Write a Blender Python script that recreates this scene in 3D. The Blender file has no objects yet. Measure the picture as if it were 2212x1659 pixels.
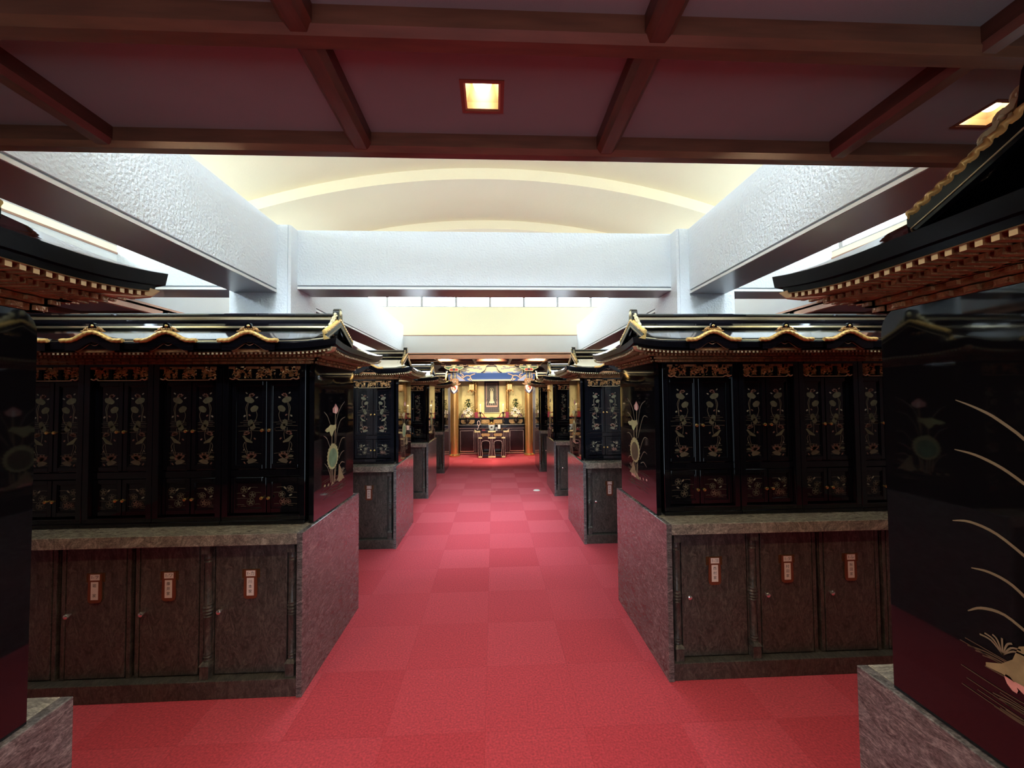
import bpy, bmesh, math, random
from mathutils import Vector, Matrix
random.seed(7)
PI = math.pi
SC = bpy.context.scene
COL = SC.collection

# ------------------------------------------------------------------ camera
FPX, YAW, PITCH, ROLL, EYE = 888.12, 0.0455, 0.0312, -0.0084, 1.6823
cy_, sy_, cp_, sp_ = math.cos(YAW), math.sin(YAW), math.cos(PITCH), math.sin(PITCH)
fwd = Vector((sy_*cp_, cy_*cp_, sp_)); rgt = Vector((cy_, -sy_, 0)); upv = rgt.cross(fwd)
r2 = rgt*math.cos(ROLL) + upv*math.sin(ROLL); u2 = -rgt*math.sin(ROLL) + upv*math.cos(ROLL)
cam = bpy.data.cameras.new('camera'); cam.sensor_width = 36.0; cam.lens = FPX*36.0/2212.0; cam.clip_start = 0.02
co = bpy.data.objects.new('camera', cam); COL.objects.link(co)
M = Matrix((r2, u2, -fwd)).transposed().to_4x4(); M.translation = Vector((0, 0, EYE)); co.matrix_world = M
SC.camera = co

# ------------------------------------------------------------------ world, exposure, large lights
w = bpy.data.worlds.new('world'); SC.world = w; w.use_nodes = True
w.node_tree.nodes['Background'].inputs[0].default_value = (0.6, 0.75, 1.0, 1)
w.node_tree.nodes['Background'].inputs[1].default_value = 0.3
vs = SC.view_settings
vs.view_transform = 'Standard'; vs.look = 'None'; vs.gamma = 1.0; vs.use_curve_mapping = False
vs.exposure = 1.05
SC.render.film_transparent = False
SC.cycles.use_denoising = True
SC.cycles.max_bounces = 10; SC.cycles.diffuse_bounces = 5; SC.cycles.glossy_bounces = 6
SC.cycles.sample_clamp_indirect = 8.0
SC.cycles.caustics_reflective = False
GLOW_NEAR, GLOW_FAR, GLOW_SIDE, GLOW_BACK = 6.5, 14.0, 12.0, 1.9   # glow of the panes; near and back panes are unseen, added for light
def floor_fill(name, loc, aim, w, h, energy, spread):
    L = bpy.data.lights.new(name, 'AREA'); L.shape = 'RECTANGLE'; L.size = w; L.size_y = h; L.energy = energy; L.color = (0.78, 0.91, 1.0); L.spread = math.radians(spread)
    o = bpy.data.objects.new(name, L); COL.objects.link(o); o.location = loc
    o.rotation_euler = (Vector(aim)-Vector(loc)).to_track_quat('-Z', 'Y').to_euler()
# added area lights for sky light at the clerestory bands, aimed to brighten the carpet
floor_fill('floor_fill_near', (-0.05, 0.99, 3.81), (-0.05, 6.0, 0.0), 5.2, 0.28, 21, 34)
floor_fill('floor_fill_far', (-0.05, 8.91, 3.81), (-0.05, 3.2, 0.0), 5.2, 0.28, 11, 75)
LAMP_W = 11.0            # each recessed ceiling lamp, watts

# ------------------------------------------------------------------ materials
MATS = {}
def nmat(name):
    m = bpy.data.materials.new(name); m.use_nodes = True; MATS[name] = m
    nt = m.node_tree; return m, nt, nt.nodes['Principled BSDF']
def pbr(name, col, rough=0.5, metal=0.0, spec=0.5, bump=0.0, bscale=60.0, var=0.0, vscale=8.0, coat=0.0, sheen=0.0, stretch=None, emit=None, estr=0.0, bdist=0.01):
    m, nt, b = nmat(name)
    b.inputs['Base Color'].default_value = (*col, 1); b.inputs['Roughness'].default_value = rough
    b.inputs['Metallic'].default_value = metal; b.inputs['Specular IOR Level'].default_value = spec
    b.inputs['Coat Weight'].default_value = coat; b.inputs['Coat Roughness'].default_value = 0.05
    b.inputs['Sheen Weight'].default_value = sheen
    if emit: b.inputs['Emission Color'].default_value = (*emit, 1); b.inputs['Emission Strength'].default_value = estr
    N, L = nt.nodes, nt.links
    if bump or var:
        g = N.new('ShaderNodeTexCoord'); mp = N.new('ShaderNodeMapping'); L.new(g.outputs['Object'], mp.inputs['Vector'])
        if stretch: mp.inputs['Scale'].default_value = stretch
    if var:
        n = N.new('ShaderNodeTexNoise'); n.inputs['Scale'].default_value = vscale; n.inputs['Detail'].default_value = 6
        L.new(mp.outputs[0], n.inputs['Vector'])
        r = N.new('ShaderNodeValToRGB'); r.color_ramp.elements[0].position = 0.3; r.color_ramp.elements[1].position = 0.7
        r.color_ramp.elements[0].color = (*[c*(1-var) for c in col], 1); r.color_ramp.elements[1].color = (*[min(1, c*(1+var)) for c in col], 1)
        L.new(n.outputs['Fac'], r.inputs['Fac']); L.new(r.outputs['Color'], b.inputs['Base Color'])
    if bump:
        n2 = N.new('ShaderNodeTexNoise'); n2.inputs['Scale'].default_value = bscale; n2.inputs['Detail'].default_value = 3
        L.new(mp.outputs[0], n2.inputs['Vector'])
        bp = N.new('ShaderNodeBump'); bp.inputs['Strength'].default_value = bump; bp.inputs['Distance'].default_value = bdist
        L.new(n2.outputs['Fac'], bp.inputs['Height']); L.new(bp.outputs['Normal'], b.inputs['Normal'])
    return m
def set_ior(n, v): MATS[n].node_tree.nodes['Principled BSDF'].inputs['IOR'].default_value = v
def emis(name, col, s):
    m, nt, b = nmat(name)
    e = nt.nodes.new('ShaderNodeEmission'); e.inputs[0].default_value = (*col, 1); e.inputs[1].default_value = s
    nt.links.new(e.outputs[0], nt.nodes['Material Output'].inputs[0]); return m

pbr('lacquer', (0.0035, 0.0035, 0.005), 0.035, spec=0.55, bump=0.012, bscale=5, bdist=0.01)
set_ior('lacquer', 1.5)
pbr('lacquer_roof', (0.60, 0.60, 0.61), 0.05, metal=1.0, bump=0.012, bscale=5, bdist=0.01)
pbr('lacquer_satin', (0.0035, 0.0035, 0.005), 0.2, spec=0.16)
pbr('lacquer_brown', (0.018, 0.008, 0.009), 0.14)
pbr('gilt_dark', (0.30, 0.15, 0.06), 0.42, metal=0.55, bump=0.5, bscale=90, var=0.35, vscale=30)
pbr('gilt_carved', (0.50, 0.29, 0.12), 0.36, metal=0.75, var=0.4, vscale=40)
pbr('gold_rope', (0.80, 0.50, 0.16), 0.36, metal=0.35, var=0.12, vscale=40)
pbr('gold', (0.82, 0.52, 0.18), 0.25, metal=0.9)
pbr('gold_tip', (0.62, 0.53, 0.30), 0.42, metal=0.25)
pbr('gold_leaf_wall', (0.80, 0.66, 0.29), 0.45, metal=0.1, var=0.12, vscale=4)
pbr('gold_line', (0.55, 0.40, 0.22), 0.3, metal=0.5)
pbr('band_gold', (0.80, 0.68, 0.44), 0.2, metal=0.85)
pbr('copper_gold', (0.78, 0.45, 0.17), 0.22, metal=0.8)
pbr('inlay_leaf', (0.078, 0.068, 0.036), 0.45, metal=0.1, var=0.25, vscale=60)
pbr('inlay_pale', (0.19, 0.165, 0.11), 0.4, metal=0.1)
pbr('inlay_line', (0.085, 0.066, 0.040), 0.45, metal=0.1)
pbr('inlay_pink', (0.125, 0.058, 0.038), 0.45, metal=0.1, var=0.2, vscale=60)
pbr('lotus_pink', (0.58, 0.27, 0.25), 0.45, var=0.2, vscale=50)
pbr('lotus_green', (0.13, 0.26, 0.16), 0.4, var=0.35, vscale=16)
pbr('lotus_rim', (0.42, 0.44, 0.22), 0.4, var=0.2, vscale=40)
pbr('lotus_stem', (0.50, 0.42, 0.25), 0.4)
pbr('rock_tan', (0.24, 0.20, 0.105), 0.5, var=0.3, vscale=30)
pbr('plaster_white', (0.78, 0.825, 0.88), 0.85, bump=0.6, bscale=55, bdist=0.012)
pbr('trim_white', (0.83, 0.82, 0.80), 0.55)
pbr('soffit_grey', (0.30, 0.33, 0.36), 0.28, spec=0.6)
pbr('plaster_cream', (0.90, 0.80, 0.585), 0.85, bump=0.15, bscale=40)
pbr('plaster_warm', (0.72, 0.68, 0.50), 0.85, bump=0.2, bscale=60)
pbr('panel_offwhite', (0.88, 0.89, 0.88), 0.8, bump=0.1, bscale=80)
pbr('wood_red', (0.118, 0.042, 0.023), 0.38, var=0.25, vscale=6, stretch=(1, 8, 8))
pbr('wood_red_y', (0.105, 0.038, 0.024), 0.38, var=0.25, vscale=6, stretch=(8, 1, 8))
pbr('wood_red_lit', (0.74, 0.35, 0.20), 0.4, var=0.12, vscale=5, stretch=(1, 1, 10))  # same wood as the ceiling beams, window light put into its paler colour
pbr('wood_cap', (0.45, 0.25, 0.18), 0.5)
pbr('ceiling_cloth', (0.24, 0.25, 0.255), 0.9, bump=0.1, bscale=300, var=0.06, vscale=3)
pbr('wall_dark', (0.060, 0.045, 0.045), 0.5, var=0.1, vscale=4)
pbr('wall_beige', (0.42, 0.38, 0.32), 0.8)
pbr('slate_blue', (0.30, 0.31, 0.36), 0.6)
pbr('lamp_trim', (0.46, 0.31, 0.17), 0.35, metal=0.3)
emis('bulb_glow', (1.0, 0.80, 0.52), 9.0)
for n_, g_ in (('near', GLOW_NEAR), ('far', GLOW_FAR), ('side', GLOW_SIDE), ('back', GLOW_BACK)): emis('daylight_'+n_, (0.71, 0.875, 1.0), g_)
pbr('window_frame_grey', (0.32, 0.32, 0.34), 0.5)
pbr('chrome', (0.82, 0.80, 0.82), 0.13, metal=0.85)
pbr('plate_brown', (0.19, 0.058, 0.028), 0.35, metal=0.15)
pbr('plate_bronze', (0.14, 0.075, 0.03), 0.4, metal=0.6)
pbr('paper', (0.82, 0.74, 0.70), 0.7)
pbr('ink', (0.03, 0.025, 0.03), 0.7)
pbr('blue_paint', (0.030, 0.095, 0.36), 0.5)
pbr('blue_pale', (0.34, 0.42, 0.72), 0.55)
pbr('blue_dark', (0.02, 0.022, 0.07), 0.45)
pbr('cream_paint', (0.86, 0.80, 0.52), 0.55)
pbr('peach_paint', (0.85, 0.58, 0.38), 0.5)
pbr('grey_cloud', (0.34, 0.33, 0.40), 0.6)
pbr('red_paint', (0.42, 0.045, 0.03), 0.45)
pbr('green_paint', (0.06, 0.16, 0.10), 0.5)
pbr('red_lacquer', (0.26, 0.012, 0.022), 0.2)
pbr('carved_brown', (0.40, 0.23, 0.13), 0.55, bump=0.9, bscale=25, var=0.35, vscale=25)
pbr('scroll_dark', (0.055, 0.045, 0.05), 0.6, var=0.5, vscale=40)
pbr('scroll_pink', (0.62, 0.36, 0.29), 0.6)
pbr('scroll_grey', (0.30, 0.26, 0.26), 0.6)
pbr('leaf_green', (0.022, 0.06, 0.02), 0.4, var=0.4, vscale=30)
pbr('lily_white', (0.88, 0.78, 0.72), 0.5)
pbr('flower_cream', (0.85, 0.70, 0.46), 0.5)
pbr('flower_purple', (0.16, 0.06, 0.16), 0.5)
pbr('bronze_dark', (0.022, 0.018, 0.018), 0.3, metal=0.4)
pbr('candle_white', (0.88, 0.82, 0.68), 0.5, emit=(1, 0.85, 0.6), estr=0.0)
emis('flame', (1.0, 0.72, 0.35), 12.0)
emis('lantern_glow', (1.0, 0.55, 0.24), 1.0)
pbr('celadon', (0.50, 0.58, 0.62), 0.2)
pbr('bead_pink', (0.66, 0.48, 0.48), 0.35)
pbr('white_plastic', (0.85, 0.83, 0.80), 0.4)

def make_stone(name, dark, light, rough, ang, stretch, coat=0.0, sc=1.0):
    m, nt, b = nmat(name); N, L = nt.nodes, nt.links
    tc = N.new('ShaderNodeTexCoord'); mp = N.new('ShaderNodeMapping'); mp.inputs['Rotation'].default_value = ang
    mp.inputs['Scale'].default_value = stretch; L.new(tc.outputs['Object'], mp.inputs['Vector'])
    n0 = N.new('ShaderNodeTexNoise'); n0.inputs['Scale'].default_value = 2.2*sc; n0.inputs['Detail'].default_value = 3; L.new(mp.outputs[0], n0.inputs['Vector'])
    mx = N.new('ShaderNodeMixRGB'); mx.blend_type = 'ADD'; mx.inputs[0].default_value = 0.35; L.new(mp.outputs[0], mx.inputs[1]); L.new(n0.outputs['Color'], mx.inputs[2])
    n1 = N.new('ShaderNodeTexNoise'); n1.inputs['Scale'].default_value = 15*sc; n1.inputs['Detail'].default_value = 9; n1.inputs['Roughness'].default_value = 0.72; n1.inputs['Distortion'].default_value = 1.6
    L.new(mx.outputs[0], n1.inputs['Vector'])
    n2 = N.new('ShaderNodeTexNoise'); n2.inputs['Scale'].default_value = 150*sc; n2.inputs['Detail'].default_value = 4; L.new(mp.outputs[0], n2.inputs['Vector'])
    ad = N.new('ShaderNodeMath'); ad.operation = 'MULTIPLY_ADD'; ad.inputs[1].default_value = 0.45; L.new(n2.outputs['Fac'], ad.inputs[0]); L.new(n1.outputs['Fac'], ad.inputs[2])
    r = N.new('ShaderNodeValToRGB'); e = r.color_ramp.elements
    e[0].position = 0.56; e[0].color = (*dark, 1); e[1].position = 0.92; e[1].color = (*light, 1)
    k = e.new(0.72); k.color = (*[(a*0.70+c*0.30) for a, c in zip(dark, light)], 1)
    L.new(ad.outputs[0], r.inputs['Fac']); L.new(r.outputs['Color'], b.inputs['Base Color'])
    b.inputs['Roughness'].default_value = rough; b.inputs['Specular IOR Level'].default_value = 0.5
    b.inputs['Coat Weight'].default_value = coat
    bp = N.new('ShaderNodeBump'); bp.inputs['Strength'].default_value = 0.12 if rough > 0.2 else 0.015; bp.inputs['Distance'].default_value = 0.004
    L.new(ad.outputs[0], bp.inputs['Height']); L.new(bp.outputs['Normal'], b.inputs['Normal'])
make_stone('stone_front', (0.026, 0.024, 0.024), (0.15, 0.14, 0.125), 0.34, (0.0, 0.65, 0.0), (2.4, 1.0, 1.0))
make_stone('stone_polished', (0.045, 0.042, 0.046), (0.29, 0.27, 0.275), 0.13, (-0.75, 0.0, 0.0), (1.0, 1.0, 2.6))
make_stone('stone_ledge', (0.11, 0.098, 0.088), (0.46, 0.42, 0.35), 0.22, (0.0, 0.0, 0.5), (1.0, 2.6, 1.0))

def make_carpet():
    m, nt, b = nmat('carpet'); N, L = nt.nodes, nt.links
    g = N.new('ShaderNodeNewGeometry'); mp = N.new('ShaderNodeMapping'); mp.inputs['Location'].default_value = (0.0534, -0.1235, 0.0)
    L.new(g.outputs['Position'], mp.inputs['Vector'])
    dv = N.new('ShaderNodeVectorMath'); dv.operation = 'SCALE'; dv.inputs['Scale'].default_value = 2.0; L.new(mp.outputs[0], dv.inputs[0])
    fl = N.new('ShaderNodeVectorMath'); fl.operation = 'FLOOR'; L.new(dv.outputs[0], fl.inputs[0])
    fr = N.new('ShaderNodeVectorMath'); fr.operation = 'FRACTION'; L.new(dv.outputs[0], fr.inputs[0])
    sx = N.new('ShaderNodeSeparateXYZ'); L.new(fl.outputs[0], sx.inputs[0])
    ad = N.new('ShaderNodeMath'); ad.operation = 'ADD'; L.new(sx.outputs[0], ad.inputs[0]); L.new(sx.outputs[1], ad.inputs[1])
    pp = N.new('ShaderNodeMath'); pp.operation = 'PINGPONG'; pp.inputs[1].default_value = 1.0; L.new(ad.outputs[0], pp.inputs[0])
    cb = N.new('ShaderNodeCombineXYZ'); L.new(sx.outputs[0], cb.inputs[0]); L.new(sx.outputs[1], cb.inputs[1])
    wn = N.new('ShaderNodeTexWhiteNoise'); wn.noise_dimensions = '3D'; L.new(cb.outputs[0], wn.inputs['Vector'])
    mi = N.new('ShaderNodeMath'); mi.operation = 'MULTIPLY_ADD'; mi.inputs[1].default_value = 0.5; mi.inputs[2].default_value = 0.0; L.new(wn.outputs['Value'], mi.inputs[0])
    m2 = N.new('ShaderNodeMath'); m2.operation = 'MULTIPLY_ADD'; m2.inputs[1].default_value = 0.5; L.new(pp.outputs[0], m2.inputs[0]); L.new(mi.outputs[0], m2.inputs[2])
    nz = N.new('ShaderNodeTexNoise'); nz.inputs['Scale'].default_value = 420; nz.inputs['Detail'].default_value = 2; L.new(mp.outputs[0], nz.inputs['Vector'])
    nb = N.new('ShaderNodeTexNoise'); nb.inputs['Scale'].default_value = 90; nb.inputs['Detail'].default_value = 4; L.new(mp.outputs[0], nb.inputs['Vector'])
    mx = N.new('ShaderNodeMixRGB'); mx.inputs[1].default_value = (0.58, 0.058, 0.086, 1); mx.inputs[2].default_value = (0.64, 0.070, 0.104, 1); L.new(m2.outputs[0], mx.inputs[0])
    mv = N.new('ShaderNodeMapRange'); mv.inputs[1].default_value = 0.3; mv.inputs[2].default_value = 0.7; mv.inputs[3].default_value = 0.74; mv.inputs[4].default_value = 1.24; L.new(nb.outputs['Fac'], mv.inputs[0])
    mul = N.new('ShaderNodeMixRGB'); mul.blend_type = 'MULTIPLY'; mul.inputs[0].default_value = 1.0; L.new(mx.outputs[0], mul.inputs[1]); L.new(mv.outputs[0], mul.inputs[2])
    # thin seams between tiles
    s2 = N.new('ShaderNodeSeparateXYZ'); L.new(fr.outputs[0], s2.inputs[0])
    mn = N.new('ShaderNodeMath'); mn.operation = 'MINIMUM'; L.new(s2.outputs[0], mn.inputs[0]); L.new(s2.outputs[1], mn.inputs[1])
    lt = N.new('ShaderNodeMath'); lt.operation = 'LESS_THAN'; lt.inputs[1].default_value = 0.005; L.new(mn.outputs[0], lt.inputs[0])
    sm = N.new('ShaderNodeMixRGB'); sm.blend_type = 'MULTIPLY'; sm.inputs[2].default_value = (0.72, 0.6, 0.6, 1)
    fm = N.new('ShaderNodeMath'); fm.operation = 'MULTIPLY'; fm.inputs[1].default_value = 0.7; L.new(lt.outputs[0], fm.inputs[0]); L.new(fm.outputs[0], sm.inputs[0])
    L.new(mul.outputs[0], sm.inputs[1]); L.new(sm.outputs[0], b.inputs['Base Color'])
    b.inputs['Roughness'].default_value = 0.95; b.inputs['Specular IOR Level'].default_value = 0.15
    sw = N.new('ShaderNodeMapRange'); sw.inputs[3].default_value = 0.17; sw.inputs[4].default_value = 0.34; L.new(m2.outputs[0], sw.inputs[0]); L.new(sw.outputs[0], b.inputs['Sheen Weight']); b.inputs['Sheen Roughness'].default_value = 0.45; b.inputs['Sheen Tint'].default_value = (1.0, 0.62, 0.70, 1)
    bp = N.new('ShaderNodeBump'); bp.inputs['Strength'].default_value = 0.5; bp.inputs['Distance'].default_value = 0.004
    L.new(nz.outputs['Fac'], bp.inputs['Height']); L.new(bp.outputs['Normal'], b.inputs['Normal'])
make_carpet()

# ------------------------------------------------------------------ mesh builder
class MB:
    def __init__(s, mat, T=None):
        s.v, s.f, s.mi, s.mats, s.cur, s.T = [], [], [], [mat], 0, T
    def mat(s, n):
        if n not in s.mats: s.mats.append(n)
        s.cur = s.mats.index(n); return s
    def pt(s, p):
        s.v.append(tuple(s.T(*p)) if s.T else tuple(p)); return len(s.v)-1
    def face(s, idx): s.f.append(tuple(idx)); s.mi.append(s.cur)
    def poly(s, pts): s.face([s.pt(p) for p in pts])
    def box(s, x0, x1, y0, y1, z0, z1):
        i = [s.pt(p) for p in ((x0,y0,z0),(x1,y0,z0),(x1,y1,z0),(x0,y1,z0),(x0,y0,z1),(x1,y0,z1),(x1,y1,z1),(x0,y1,z1))]
        for q in ((0,3,2,1),(4,5,6,7),(0,1,5,4),(1,2,6,5),(2,3,7,6),(3,0,4,7)): s.face([i[k] for k in q])
    def hexa(s, p8):
        i = [s.pt(p) for p in p8]
        for q in ((0,3,2,1),(4,5,6,7),(0,1,5,4),(1,2,6,5),(2,3,7,6),(3,0,4,7)): s.face([i[k] for k in q])
    def prism(s, pts, fn, a, b):          # fn(u,v,w) -> xyz ; closed outline pts extruded from w=a to w=b
        A = [s.pt(fn(u, v, a)) for u, v in pts]; B = [s.pt(fn(u, v, b)) for u, v in pts]; n = len(pts)
        s.face(A[::-1]); s.face(B)
        for k in range(n): s.face((A[k], A[(k+1) % n], B[(k+1) % n], B[k]))
    def grid(s, rows, close=False):
        R = [[s.pt(p) for p in r] for r in rows]
        for a in range(len(R)-1):
            n = len(R[a])
            for k in range(n if close else n-1): s.face((R[a][k], R[a][(k+1) % n], R[a+1][(k+1) % n], R[a+1][k]))
        return R
    def tube(s, path, r, n=8, cap=True, rf=None):
        P = [Vector(p) for p in path]; rows = []; L = 0
        up = Vector((0, 0, 1))
        for k, p in enumerate(P):
            t = (P[min(k+1, len(P)-1)] - P[max(k-1, 0)]).normalized()
            a = t.cross(up)
            if a.length < 1e-3: a = t.cross(Vector((0, 1, 0)))
            a.normalize(); b_ = a.cross(t)
            if k: L += (P[k]-P[k-1]).length
            rr = r[k] if isinstance(r, (list, tuple)) else r
            row = []
            for j in range(n):
                th = 2*PI*j/n; q = rr*(rf(th, L) if rf else 1)
                row.append(p + (a*math.cos(th) + b_*math.sin(th))*q)
            rows.append(row)
        R = s.grid(rows, True)
        if cap: s.face(R[0][::-1]); s.face(R[-1])
    def lathe(s, prof, c=(0, 0, 0), n=16, axis='z', a0=0.0, a1=2*PI, flute=None):
        full = abs(a1-a0-2*PI) < 1e-6; m = n if full else n+1; rows = []
        for r, h in prof:
            row = []
            for k in range(m):
                th = a0+(a1-a0)*k/n; q = r*(flute(th) if flute else 1)
                u, v = q*math.cos(th), q*math.sin(th)
                row.append({'z': (c[0]+u, c[1]+v, c[2]+h), 'y': (c[0]+u, c[1]+h, c[2]+v), 'x': (c[0]+h, c[1]+u, c[2]+v)}[axis])
            rows.append(row)
        R = s.grid(rows, full)
        if full:
            if prof[0][0] > 1e-5: s.face(R[0][::-1])
            if prof[-1][0] > 1e-5: s.face(R[-1])
    def ball(s, c, rx, ry=None, rz=None, n=10, m=7):
        ry = ry or rx; rz = rz or rx; rows = []
        for a in range(m+1):
            ph = -PI/2+PI*a/m
            rows.append([(c[0]+rx*math.cos(ph)*math.cos(2*PI*k/n), c[1]+ry*math.cos(ph)*math.sin(2*PI*k/n), c[2]+rz*math.sin(ph)) for k in range(n)])
        s.grid(rows, True)
    def build(s, name, parent=None, bevel=0.0, smooth=False, ang=35, origin=None, flipcheck=True):
        off = Vector((0, 0, 0))
        if parent is None and origin is not None: off = Vector(origin)
        if parent is None and origin is None and s.v:
            xs, ys, zs = zip(*s.v); off = Vector(((min(xs)+max(xs))/2, (min(ys)+max(ys))/2, min(zs)))
        if parent is not None: off = WL.get(parent.name, Vector((0, 0, 0)))
        me = bpy.data.meshes.new(name)
        me.from_pydata([(a-off.x, b_-off.y, c-off.z) for a, b_, c in s.v], [], s.f)
        for n_ in s.mats: me.materials.append(MATS[n_])
        me.polygons.foreach_set('material_index', s.mi)
        bm = bmesh.new(); bm.from_mesh(me)
        bmesh.ops.remove_doubles(bm, verts=bm.verts, dist=1e-6)
        bmesh.ops.recalc_face_normals(bm, faces=bm.faces)
        if smooth:
            for f in bm.faces: f.smooth = True
            for e in bm.edges:
                if len(e.link_faces) == 2 and e.calc_face_angle(0) > math.radians(ang): e.smooth = False
        bm.to_mesh(me); bm.free()
        o = bpy.data.objects.new(name, me); COL.objects.link(o)
        if parent is not None: o.parent = parent; WL[o.name] = off
        else: o.location = off; WL[o.name] = off
        if bevel:
            md = o.modifiers.new('edge', 'BEVEL'); md.width = bevel; md.segments = 2; md.limit_method = 'ANGLE'; md.angle_limit = math.radians(40)
        return o
WL = {}
def thing(name, loc, label=None, cat=None, group=None):
    o = bpy.data.objects.new(name, None); COL.objects.link(o); o.location = loc; o.empty_display_size = 0.05
    WL[o.name] = Vector(loc)
    if label: tag(o, label, cat, group)
    return o
def tag(o, label, cat, group=None):
    o['label'] = label; o['category'] = cat
    if group: o['group'] = group
    return o
def struct(o): o['kind'] = 'structure'; return o
def copy_tree(o, loc=None, label=None, cat=None, group=None, parent=None):
    c = o.copy(); COL.objects.link(c)
    if parent is not None: c.parent = parent
    else:
        c.location = loc
        if label: tag(c, label, cat or o['category'], group)
    for ch in o.children: copy_tree(ch, parent=c)
    return c
def glyphs(mb, text, size, fn):           # lettering as flat faces; fn(u, v) -> xyz, text centred on u, v = 0
    cu = bpy.data.curves.new('lettering', 'FONT'); cu.body = text; cu.size = size; cu.align_x = 'CENTER'; cu.align_y = 'CENTER'; cu.resolution_u = 3
    ob = bpy.data.objects.new('lettering', cu); COL.objects.link(ob)
    dg = bpy.context.evaluated_depsgraph_get(); dg.update()
    me = bpy.data.meshes.new_from_object(ob.evaluated_get(dg))
    base = [mb.pt(fn(v.co.x, v.co.y)) for v in me.vertices]
    for p in me.polygons: mb.face([base[k] for k in p.vertices])
    bpy.data.objects.remove(ob); bpy.data.curves.remove(cu); bpy.data.meshes.remove(me)
# flat inlay shapes: fn(u,v) -> xyz
def ell(mb, fn, cx, cz, rx, rz, rot=0.0, n=14, wob=0.0, seed=0):
    c, s_ = math.cos(rot), math.sin(rot); pts = []
    for k in range(n):
        th = 2*PI*k/n; q = 1+wob*math.sin(5*th+seed)
        u, v = rx*math.cos(th)*q, rz*math.sin(th)*q
        pts.append(fn(cx+u*c-v*s_, cz+u*s_+v*c))
    mb.poly(pts)
def stroke(mb, fn, pts, wd, taper=False, sub=4):
    P = smooth_path(pts, sub); A, B = [], []; n = len(P)
    for k, (u, v) in enumerate(P):
        du = P[min(k+1, n-1)][0]-P[max(k-1, 0)][0]; dv = P[min(k+1, n-1)][1]-P[max(k-1, 0)][1]
        l = math.hypot(du, dv) or 1; h = wd/2*((0.25+0.75*math.sin(PI*min(0.5, k/(n-1)*0.9+0.02))) if taper else 1)
        A.append(fn(u-dv/l*h, v+du/l*h)); B.append(fn(u+dv/l*h, v-du/l*h))
    mb.grid([A, B])
def smooth_path(pts, sub=4):
    if len(pts) < 3: return [tuple(p) for p in pts]
    P = [pts[0]]+list(pts)+[pts[-1]]; out = []; D = len(pts[0])
    for k in range(1, len(P)-2):
        for j in range(sub):
            t = j/sub
            out.append(tuple(0.5*((2*P[k][d])+(-P[k-1][d]+P[k+1][d])*t+(2*P[k-1][d]-5*P[k][d]+4*P[k+1][d]-P[k+2][d])*t*t+(-P[k-1][d]+3*P[k][d]-3*P[k+1][d]+P[k+2][d])*t**3) for d in range(D)))
    out.append(tuple(pts[-1])); return out
def blossom(mb, fn, cx, cz, r, n=5, rot=0.3):
    for k in range(n):
        th = rot+PI*(k+0.5)/n
        ell(mb, fn, cx+0.5*r*math.cos(th), cz+0.5*r*math.sin(th), r*0.55, r*0.26, th, 8)

# ------------------------------------------------------------------ the setting
XL, XR, YN, YF = -3.27, 3.20, 1.394, 8.50            # edges of the raised light well
ZC, ZB = 2.56, 2.50                                  # low ceiling cloth and underside of its beams
LAMPS_NEAR = [(-0.026, 1.178, 0.105, 0.112), (1.575, 1.200, 0.105, 0.112), (-1.63, 1.178, 0.105, 0.112)]
LAMPS_FAR = [(-1.14, 9.12, 0.12, 0.12), (-0.05, 9.12, 0.12, 0.12), (1.05, 9.12, 0.12, 0.12)]
ADDED_LAMPS_ALTAR = [(-1.14, 10.72, 0.12, 0.12), (-0.05, 10.72, 0.12, 0.12), (1.05, 10.72, 0.12, 0.12)]  # unseen row, added to light the frieze and altar

mb = MB('carpet'); mb.box(-5.6, 5.6, -3.2, 12.8, -0.06, 0.0); struct(mb.build('floor'))
def wall(name, m, *b): mb = MB(m); mb.box(*b); return struct(mb.build(name))
wall('wall_left', 'wall_beige', -5.7, -5.6, -3.2, 12.8, 0, 2.7)
wall('wall_right', 'wall_beige', 5.6, 5.7, -3.2, 12.8, 0, 2.7)
for b in ((-5.6, -1.5, 0, 2.7), (1.5, 5.6, 0, 2.7), (-1.5, 1.5, 2.3, 2.7)): wall('wall_back', 'wall_dark', b[0], b[1], -3.3, -3.2, b[2], b[3])
mb = MB('window_frame_grey')                         # unseen glazed entrance behind the viewpoint, added to light the room
for x in (-1.47, -0.74, 0.0, 0.74, 1.47): mb.box(x-0.03, x+0.03, -3.27, -3.21, 0, 2.3)
for z in (0.0, 2.24): mb.box(-1.5, 1.5, -3.27, -3.21, z, z+0.06)
d_ = struct(mb.build('added_entrance'))
mb = MB('daylight_back')
for k in range(4): mb.box(-1.44+0.735*k, -0.77+0.735*k, -3.26, -3.255, 0.06, 2.24)
mb.build('pane', d_)
wall('wall_front', 'wall_dark', -5.6, 5.6, 12.78, 12.88, 0, 3.0)

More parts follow.
